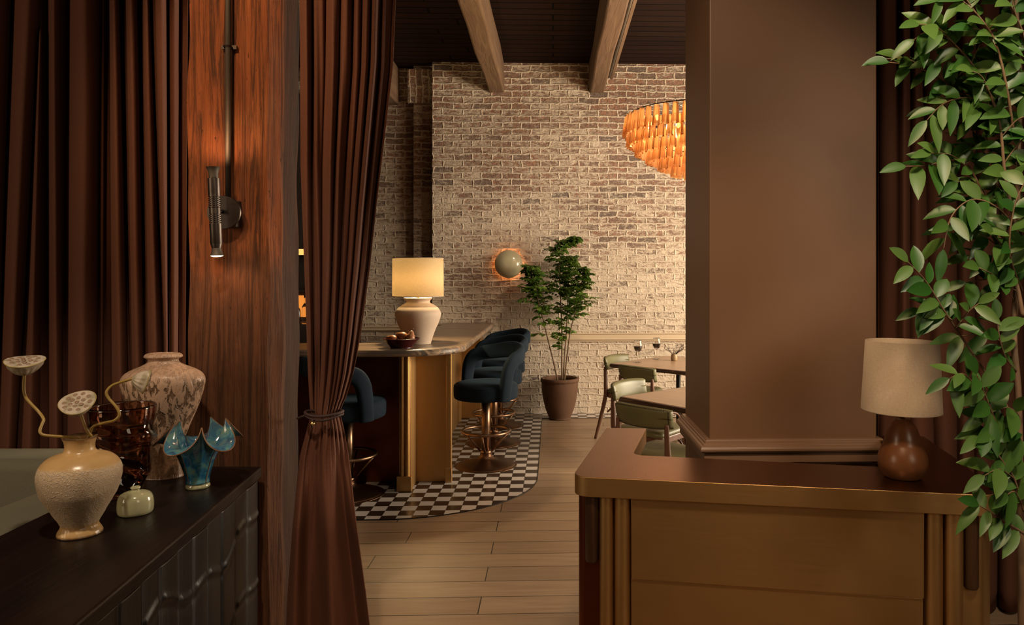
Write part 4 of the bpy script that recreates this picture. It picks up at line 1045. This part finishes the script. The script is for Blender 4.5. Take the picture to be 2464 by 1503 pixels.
# ================================================================== CHANDELIER
cc_ = CW(.985, 6.0, 0); ZT_ = 2.885
chd = thing('chandelier', 'round tiered amber glass chandelier glowing beside the brown pillar', 'chandelier', (cc_.x, cc_.y, ZT_))
def tube_bm(bm, x, y, z, ang, L=.155, tilt=.10):
    m2 = Matrix.Translation((x, y, z)) @ Matrix.Rotation(ang, 4, 'Z') @ Matrix.Rotation(-tilt, 4, 'Y')
    sec = 10; rings = []
    for r, zz_ in ((.018,-.002),(.020,0),(.022,-.03),(.026,-L*.6),(.029,-L)):
        rings.append([bm.verts.new(m2 @ Vector(((r*(1+.06*(k%2)))*math.cos(2*PI*k/sec), (r*(1+.06*(k%2)))*math.sin(2*PI*k/sec), zz_))) for k in range(sec)])
    for a, b in zip(rings, rings[1:]):
        for k in range(sec): bm.faces.new((a[k], a[(k+1)%sec], b[(k+1)%sec], b[k]))
lst = []
for R_, z, nn in ((.575,0,46),(.545,-.085,44),(.475,-.16,38),(.385,-.225,31),(.285,-.285,23),(.18,-.335,15),(.07,-.37,6)):
    for k in range(nn):
        a = 2*PI*(k+(.5 if nn%2 else 0))/nn; lst.append((R_*math.cos(a), R_*math.sin(a), z, a))
lst.sort(key=lambda q: q[0]*1.0+q[1]*.25)
for q in lst[:100]:
    bm = B(); tube_bm(bm, *q); obj('glass_tube', bm, M['amber'], chd, False)
bm = B()
for q in lst[100:]: tube_bm(bm, *q)
o = obj('glass_tubes', bm, M['amber'], chd, False); o['kind'] = 'stuff'
bm = B()
for R_, z in ((.56,.012),(.45,-.12),(.27,-.24)): tube(bm, [(R_*math.cos(2*PI*k/60), R_*math.sin(2*PI*k/60), z) for k in range(60)], .005, 6, closed=True)
for k in range(46):
    a = 2*PI*k/46; tube(bm, [(.56*math.cos(a), .56*math.sin(a), .01), (.575*math.cos(a), .575*math.sin(a), .03), (.60*math.cos(a), .60*math.sin(a), .022)], .002, 4)
for k in range(6):
    a = 2*PI*k/6; tube(bm, [(0,0,.03), (.56*math.cos(a), .56*math.sin(a), .012)], .005, 6)
tube(bm, [(0,0,-.2),(0,0,ZC-ZT_-.002)], .008, 8)
obj('frame', bm, M['black_metal'], chd)
for k in range(5):
    a = 2*PI*k/5+PI; x, y = .33*math.cos(a), .33*math.sin(a)
    bm = B(); lathe(bm, [(0,-.03),(.018,-.015),(.018,.01),(0,.02)], 12, x, y); obj('bulb', bm, M['bulb'], chd)
    light('chandelier_bulb', 'POINT', chd.location+Vector((x, y, -.07)), 13, (1,.72,.42), radius=.03)

# ================================================================== RECEPTION DESK
ZD = .90; TH = .066
dk = thing('reception_desk', 'aged brass clad reception desk wrapping round the brown pillar', 'desk', CW(.6, 2.4, 0))
OD = dk.location
def DL(p): return (p.x-OD.x, p.y-OD.y)
fl_, fr_ = CW(-.0195, 2.4376), CW(1.290, 2.225)
top_pts = [fl_, fr_, CW(1.383, 2.604), CW(1.452, 3.055), CW(1.262, 3.06), CW(1.10, 2.555), CW(.207, 2.735), CW(.303, 3.212), CW(.128, 3.222)]
bm = B(); prism(bm, rpoly([DL(p) for p in top_pts], [.055,.055,0,.004,.004,.03,.04,.002,.002], 8), ZD-TH, ZD)
top_o = obj('top', bm, [M['brass_top'], M['brass']], dk, True, bevel=.0025)
for p in top_o.data.polygons:
    if abs(p.normal.z) < .5: p.material_index = 1
FU = (fr_-fl_).normalized(); FN = Vector((FU.y, -FU.x, 0))   # FN points to the room
def onfront(px, back=0.0):
    """point of the desk front line seen in picture column px"""
    a = fl_-FN*back
    k = (px-CX)/F; c0 = Vector((a.x*cs-a.y*sn, a.x*sn+a.y*cs)); u0 = Vector((FU.x*cs-FU.y*sn, FU.x*sn+FU.y*cs))
    s_ = (k*c0.y-c0.x)/(u0.x-k*u0.y); return a+FU*s_
ZU = ZD-TH-.0005
def fpanel(name, pa, pb, z0, z1, off, th, mat, bevel=.002):
    a, b = onfront(pa, off), onfront(pb, off)
    q = [a, b, b-FN*th, a-FN*th]; bm = B(); prism(bm, [DL(p) for p in q], z0, z1); return obj(name, bm, mat, dk, False, bevel=bevel)
# carcass follows the top, set back
ins_ = [fl_-FN*.075+FU*.05, fr_-FN*.075-FU*.05, CW(1.345, 2.62), CW(1.41, 3.04), CW(1.285, 3.045), CW(1.125, 2.53), CW(.18, 2.71), CW(.275, 3.20), CW(.155, 3.20)]
bm = B(); prism(bm, [DL(p) for p in ins_], 0, ZU); obj('carcass', bm, M['brass'], dk, False, bevel=.003)
fpanel('upper_panel', 1519, 2224, .560, ZU, .022, .03, M['brass'])
fpanel('lower_panel', 1519, 2221, .004, .558, .030, .03, M['brass'])
def fcol(pxc, r, z0, z1, back, mat, name, squash=1.0, half=False):
    p = onfront(pxc, back); bm = B(); lathe(bm, [(r, z0), (r, z1)] if z0 < .1 else [(0,z0),(r*.85, z0),(r, z0+.008),(r, z1)], 36, p.x-OD.x, p.y-OD.y)
    return obj(name, bm, mat, dk, autos=40)
pxm = lambda px: onfront(px, .03)
def colpair(a, b):
    pa, pb = onfront(a, .03), onfront(b, .03); return (pb-pa).length/2
for a, b in ((1443,1475),(1479,1517),(2226,2268),(2272,2317)):
    r = colpair(a, b); fcol((a+b)/2, r, .004, ZU, .018+r, M['brass'], 'half_column')
for a, b, zb in ((1408,1441,.605),(2319,2355,.595)):
    r = colpair(a, b); fcol((a+b)/2, r, zb, ZU, .02+r, M['wood_dark'], 'wooden_handle')
# rounded corner returns at both ends
for a, b, s_ in ((1393,1443,-1),(2317,2367,1)):
    pa, pb = onfront(a, .04), onfront(b, .06); 
    q = [onfront(a, .045), onfront(b, .045), onfront(b, .30), onfront(a, .30)] if s_ < 0 else [onfront(a, .045), onfront(b, .045), onfront(b, .30)+FU*.02, onfront(a, .30)]
    bm = B(); prism(bm, rpoly([DL(p) for p in q], [.03 if s_ < 0 else 0, .03 if s_ > 0 else 0, 0, 0], 6), .004, ZU); obj('corner_post', bm, M['brass_red'] if s_ < 0 else M['brass'], dk, True, autos=30)

# desk lamp
la = thing('table_lamp', 'small unlit lamp with gourd shaped walnut base on the reception desk', 'lamp', PZ(2172, 1147, ZD))
K = 1/723.
pr = [(0,0),(34,0),(42,3),(50,14),(56,28),(57,42),(54,58),(48,72),(43,82),(41,90),(39,100),(33,116),(25,130),(17,138),(12,141),(0,142)]
bm = B(); lathe(bm, [(max(0,r)*K, z*K) for r, z in smooth_prof(pr, 3)], 64); obj('base', bm, M['wood_lamp'], la)
bm = B(); lathe(bm, [(.0075,.190),(.0075,.235)], 20); obj('neck', bm, M['brass_bright'], la)
bm = B(); lathe(bm, [(.1265,.222),(.1255,.225),(.114,.455)], 80, caps=False); bm.transform(Matrix.Rotation(.012,4,'Y') @ Matrix.Translation((-.008,0,0))); sh = obj('lamp_shade', bm, M['shade'], la, solid=.002)
bm = B(); tube(bm, [(.0075,0,.23),(.0075,0,.42)], .003, 6)
for k in range(3): a = k*2*PI/3+.4; tube(bm, [(0,0,.415),(.106*math.cos(a), .106*math.sin(a), .43)], .0018, 5)
obj('harp', bm, M['brass_bright'], la)

# ================================================================== TALL PLANT AT THE RIGHT
pl = thing('potted_fig', 'tall leafy green plant arching over the right end of the desk', 'plant', CW(1.20, 1.86, 0))
PO = pl.location
rp = random.Random(33)
bw_, bl_ = B(), B()
def bp_(px, py, d): return PD(px, py, d)-PO
def branch(pts, r0, r1, mat_bm=bw_): 
    P = splines([bp_(*q) for q in pts], 8); n = len(P); tube(mat_bm, P, [lerp(r0, r1, k/(n-1)) for k in range(n)], 7); return P
def leaves(P, t0, t1, step, L, wd=.38, tip=True, face=.7):
    # cumulative length
    acc = [0]
    for a, b in zip(P, P[1:]): acc.append(acc[-1]+(b-a).length)
    tot = acc[-1]; s = tot*t0; sd = 1
    while s < tot*t1:
        i = max(0, min(len(P)-2, next((k for k in range(len(acc)-1) if acc[k+1] >= s), len(P)-2)))
        p = P[i].lerp(P[i+1], (s-acc[i])/max(1e-6, acc[i+1]-acc[i])); tg = (P[i+1]-P[i]).normalized()
        nrm = Vector((rp.uniform(-.6,.6), -1*face+rp.uniform(-.5,.2), rp.uniform(.15,.9))).normalized()
        sdv = tg.cross(nrm).normalized()*sd
        d = (tg*rp.uniform(.35,.75)+sdv*.9+Vector((0,0,rp.uniform(-.25,.15)))).normalized()
        l = L*1.12*rp.uniform(.75,1.12); leaf_add(bl_, p, d, nrm, l, l*wd*rp.uniform(.5,.62)/.5*.5, rp.uniform(.05,.4), 6)
        sd = -sd; s += step*rp.uniform(.7,1.2)
    if tip: leaf_add(bl_, P[-1], (P[-1]-P[-2]), Vector((0,-1,.5)), L*.95, L*wd*.5, .2, 6)
def twigs(P, t0, t1, step, ln, L, st_=.034, left=.6):
    n = len(P); k = int(n*t0)
    while k < n*t1:
        tg = (P[min(n-1,k+1)]-P[k]).normalized()
        d = Vector((-1 if rp.random() < left else 1, rp.uniform(-.7,.5), rp.uniform(-.2,.75))).normalized(); d = (d+tg*.4).normalized()
        l = ln*rp.uniform(.6,1.15); Q = splines([P[k], P[k]+d*l*.5+Vector((0,0,.015)), P[k]+d*l+Vector((0,0,-.01))], 6)
        tube(bw_, Q, .0016, 5); leaves(Q, .22, .98, st_, L)
        k += max(1, int(step*rp.uniform(.7,1.3)))
DP = 1.92
trunk = branch([(2462,1900,1.86),(2460,1503,1.88),(2455,1200,1.90),(2450,950,1.92),(2440,800,1.95),(2452,600,1.98),(2448,420,2.0),(2455,200,2.0),(2440,-60,2.0),(2430,-300,2.0)], .011, .005)
b1 = branch([(2462,760,1.93),(2440,660,1.95),(2400,560,1.97),(2365,470,2.0),(2330,400,2.0),(2290,385,2.0),(2230,398,1.98),(2180,400,1.97)], .006, .0015)
leaves(b1, .50, .98, .024, .082)
b2 = branch([(2455,600,1.95),(2420,430,1.95),(2405,300,1.95),(2370,200,1.95),(2300,110,1.95),(2240,75,1.95),(2200,95,1.95)], .005, .0015); leaves(b2, .25, .98, .022, .080)
b3 = branch([(2440,660,1.95),(2385,380,2.02),(2340,250,2.02),(2260,190,2.0),(2200,160,2.0),(2140,150,2.0)], .004, .0015); leaves(b3, .35, .98, .024, .075)
b4 = branch([(2455,420,1.98),(2420,200,1.92),(2390,90,1.92),(2340,20,1.92),(2300,-40,1.92)], .004, .0015); leaves(b4, .2, .98, .022, .085)
b5 = branch([(2440,1010,1.9),(2400,940,1.9),(2340,850,1.9),(2280,760,1.88),(2230,680,1.87),(2185,630,1.86)], .004, .0014); leaves(b5, .62, .99, .020, .078, face=1.0); 
b5b = branch([(2290,770,1.88),(2250,740,1.88),(2215,745,1.88)], .002, .0012); leaves(b5b, .1, .98, .018, .07)
b5c = branch([(2300,790,1.88),(2330,750,1.87),(2355,730,1.86)], .002, .0012); leaves(b5c, .1, .98, .016, .065)
b6 = branch([(2458,1240,1.9),(2430,1130,1.88),(2400,1030,1.86),(2375,960,1.85),(2350,900,1.84)], .004, .0014); leaves(b6, .35, .99, .020, .082)
b6b = branch([(2400,1030,1.86),(2360,950,1.85),(2320,900,1.84),(2285,910,1.84)], .002, .0012); leaves(b6b, .45, .98, .016, .07)
b7 = branch([(2475,1290,1.84),(2430,1262,1.83),(2390,1235,1.82),(2355,1215,1.81)], .004, .0012); leaves(b7, .12, .99, .018, .075)
b8 = branch([(2464,1230,1.85),(2440,1150,1.85),(2400,1090,1.85),(2385,1040,1.85)], .003, .0014); leaves(b8, .05, .98, .020, .085)
b9 = branch([(2452,900,1.93),(2420,860,1.9),(2405,810,1.88),(2400,770,1.88)], .003, .0013); leaves(b9, .1, .98, .018, .078)
b10 = branch([(2455,560,1.97),(2400,500,1.95),(2340,480,1.93),(2290,520,1.92),(2270,600,1.91)], .003, .0013); leaves(b10, .25, .98, .020, .082)
b11 = branch([(2455,330,2.0),(2390,260,1.96),(2330,235,1.95),(2270,250,1.95),(2230,290,1.95)], .003, .0013); leaves(b11, .2, .98, .020, .078)
b12 = branch([(2450,250,2.0),(2470,120,1.95),(2440,20,1.93),(2420,-80,1.93)], .003, .0013); leaves(b12, .05, .98, .020, .085)
b13 = branch([(2460,700,1.96),(2430,610,1.9),(2440,500,1.88),(2470,430,1.88)], .003, .0013); leaves(b13, .1, .98, .018, .08)
b14 = branch([(2460,1010,1.92),(2425,980,1.88),(2370,1000,1.86)], .002, .0013); leaves(b14, .3, .98, .022, .08)
twigs(trunk, .42, .98, 3, .19, .080)
twigs(b1, .10, .6, 5, .14, .074); twigs(b2, .15, .75, 5, .14, .076); twigs(b3, .2, .7, 5, .14, .072); twigs(b4, .1, .8, 5, .12, .08); twigs(b8, .1, .8, 8, .10, .075)
tk = obj('stems', bw_, M['bark'], pl); obj('foliage', bl_, M['leaf'], pl)
bm = B(); lathe(bm, smooth_prof([(0,0),(.12,0),(.14,.02),(.155,.28),(.165,.30),(.165,.32),(.15,.32),(.14,.28),(0,.27)], 3), 48, .02, -.02); obj('pot', bm, M['black_metal'], pl)
bm = B(); tube(bm, [(trunk[0].x*0+.02, -.02, .26), (trunk[0]+Vector((.01,0,.02)))], .011, 8); obj('lower_trunk', bm, M['bark'], pl)
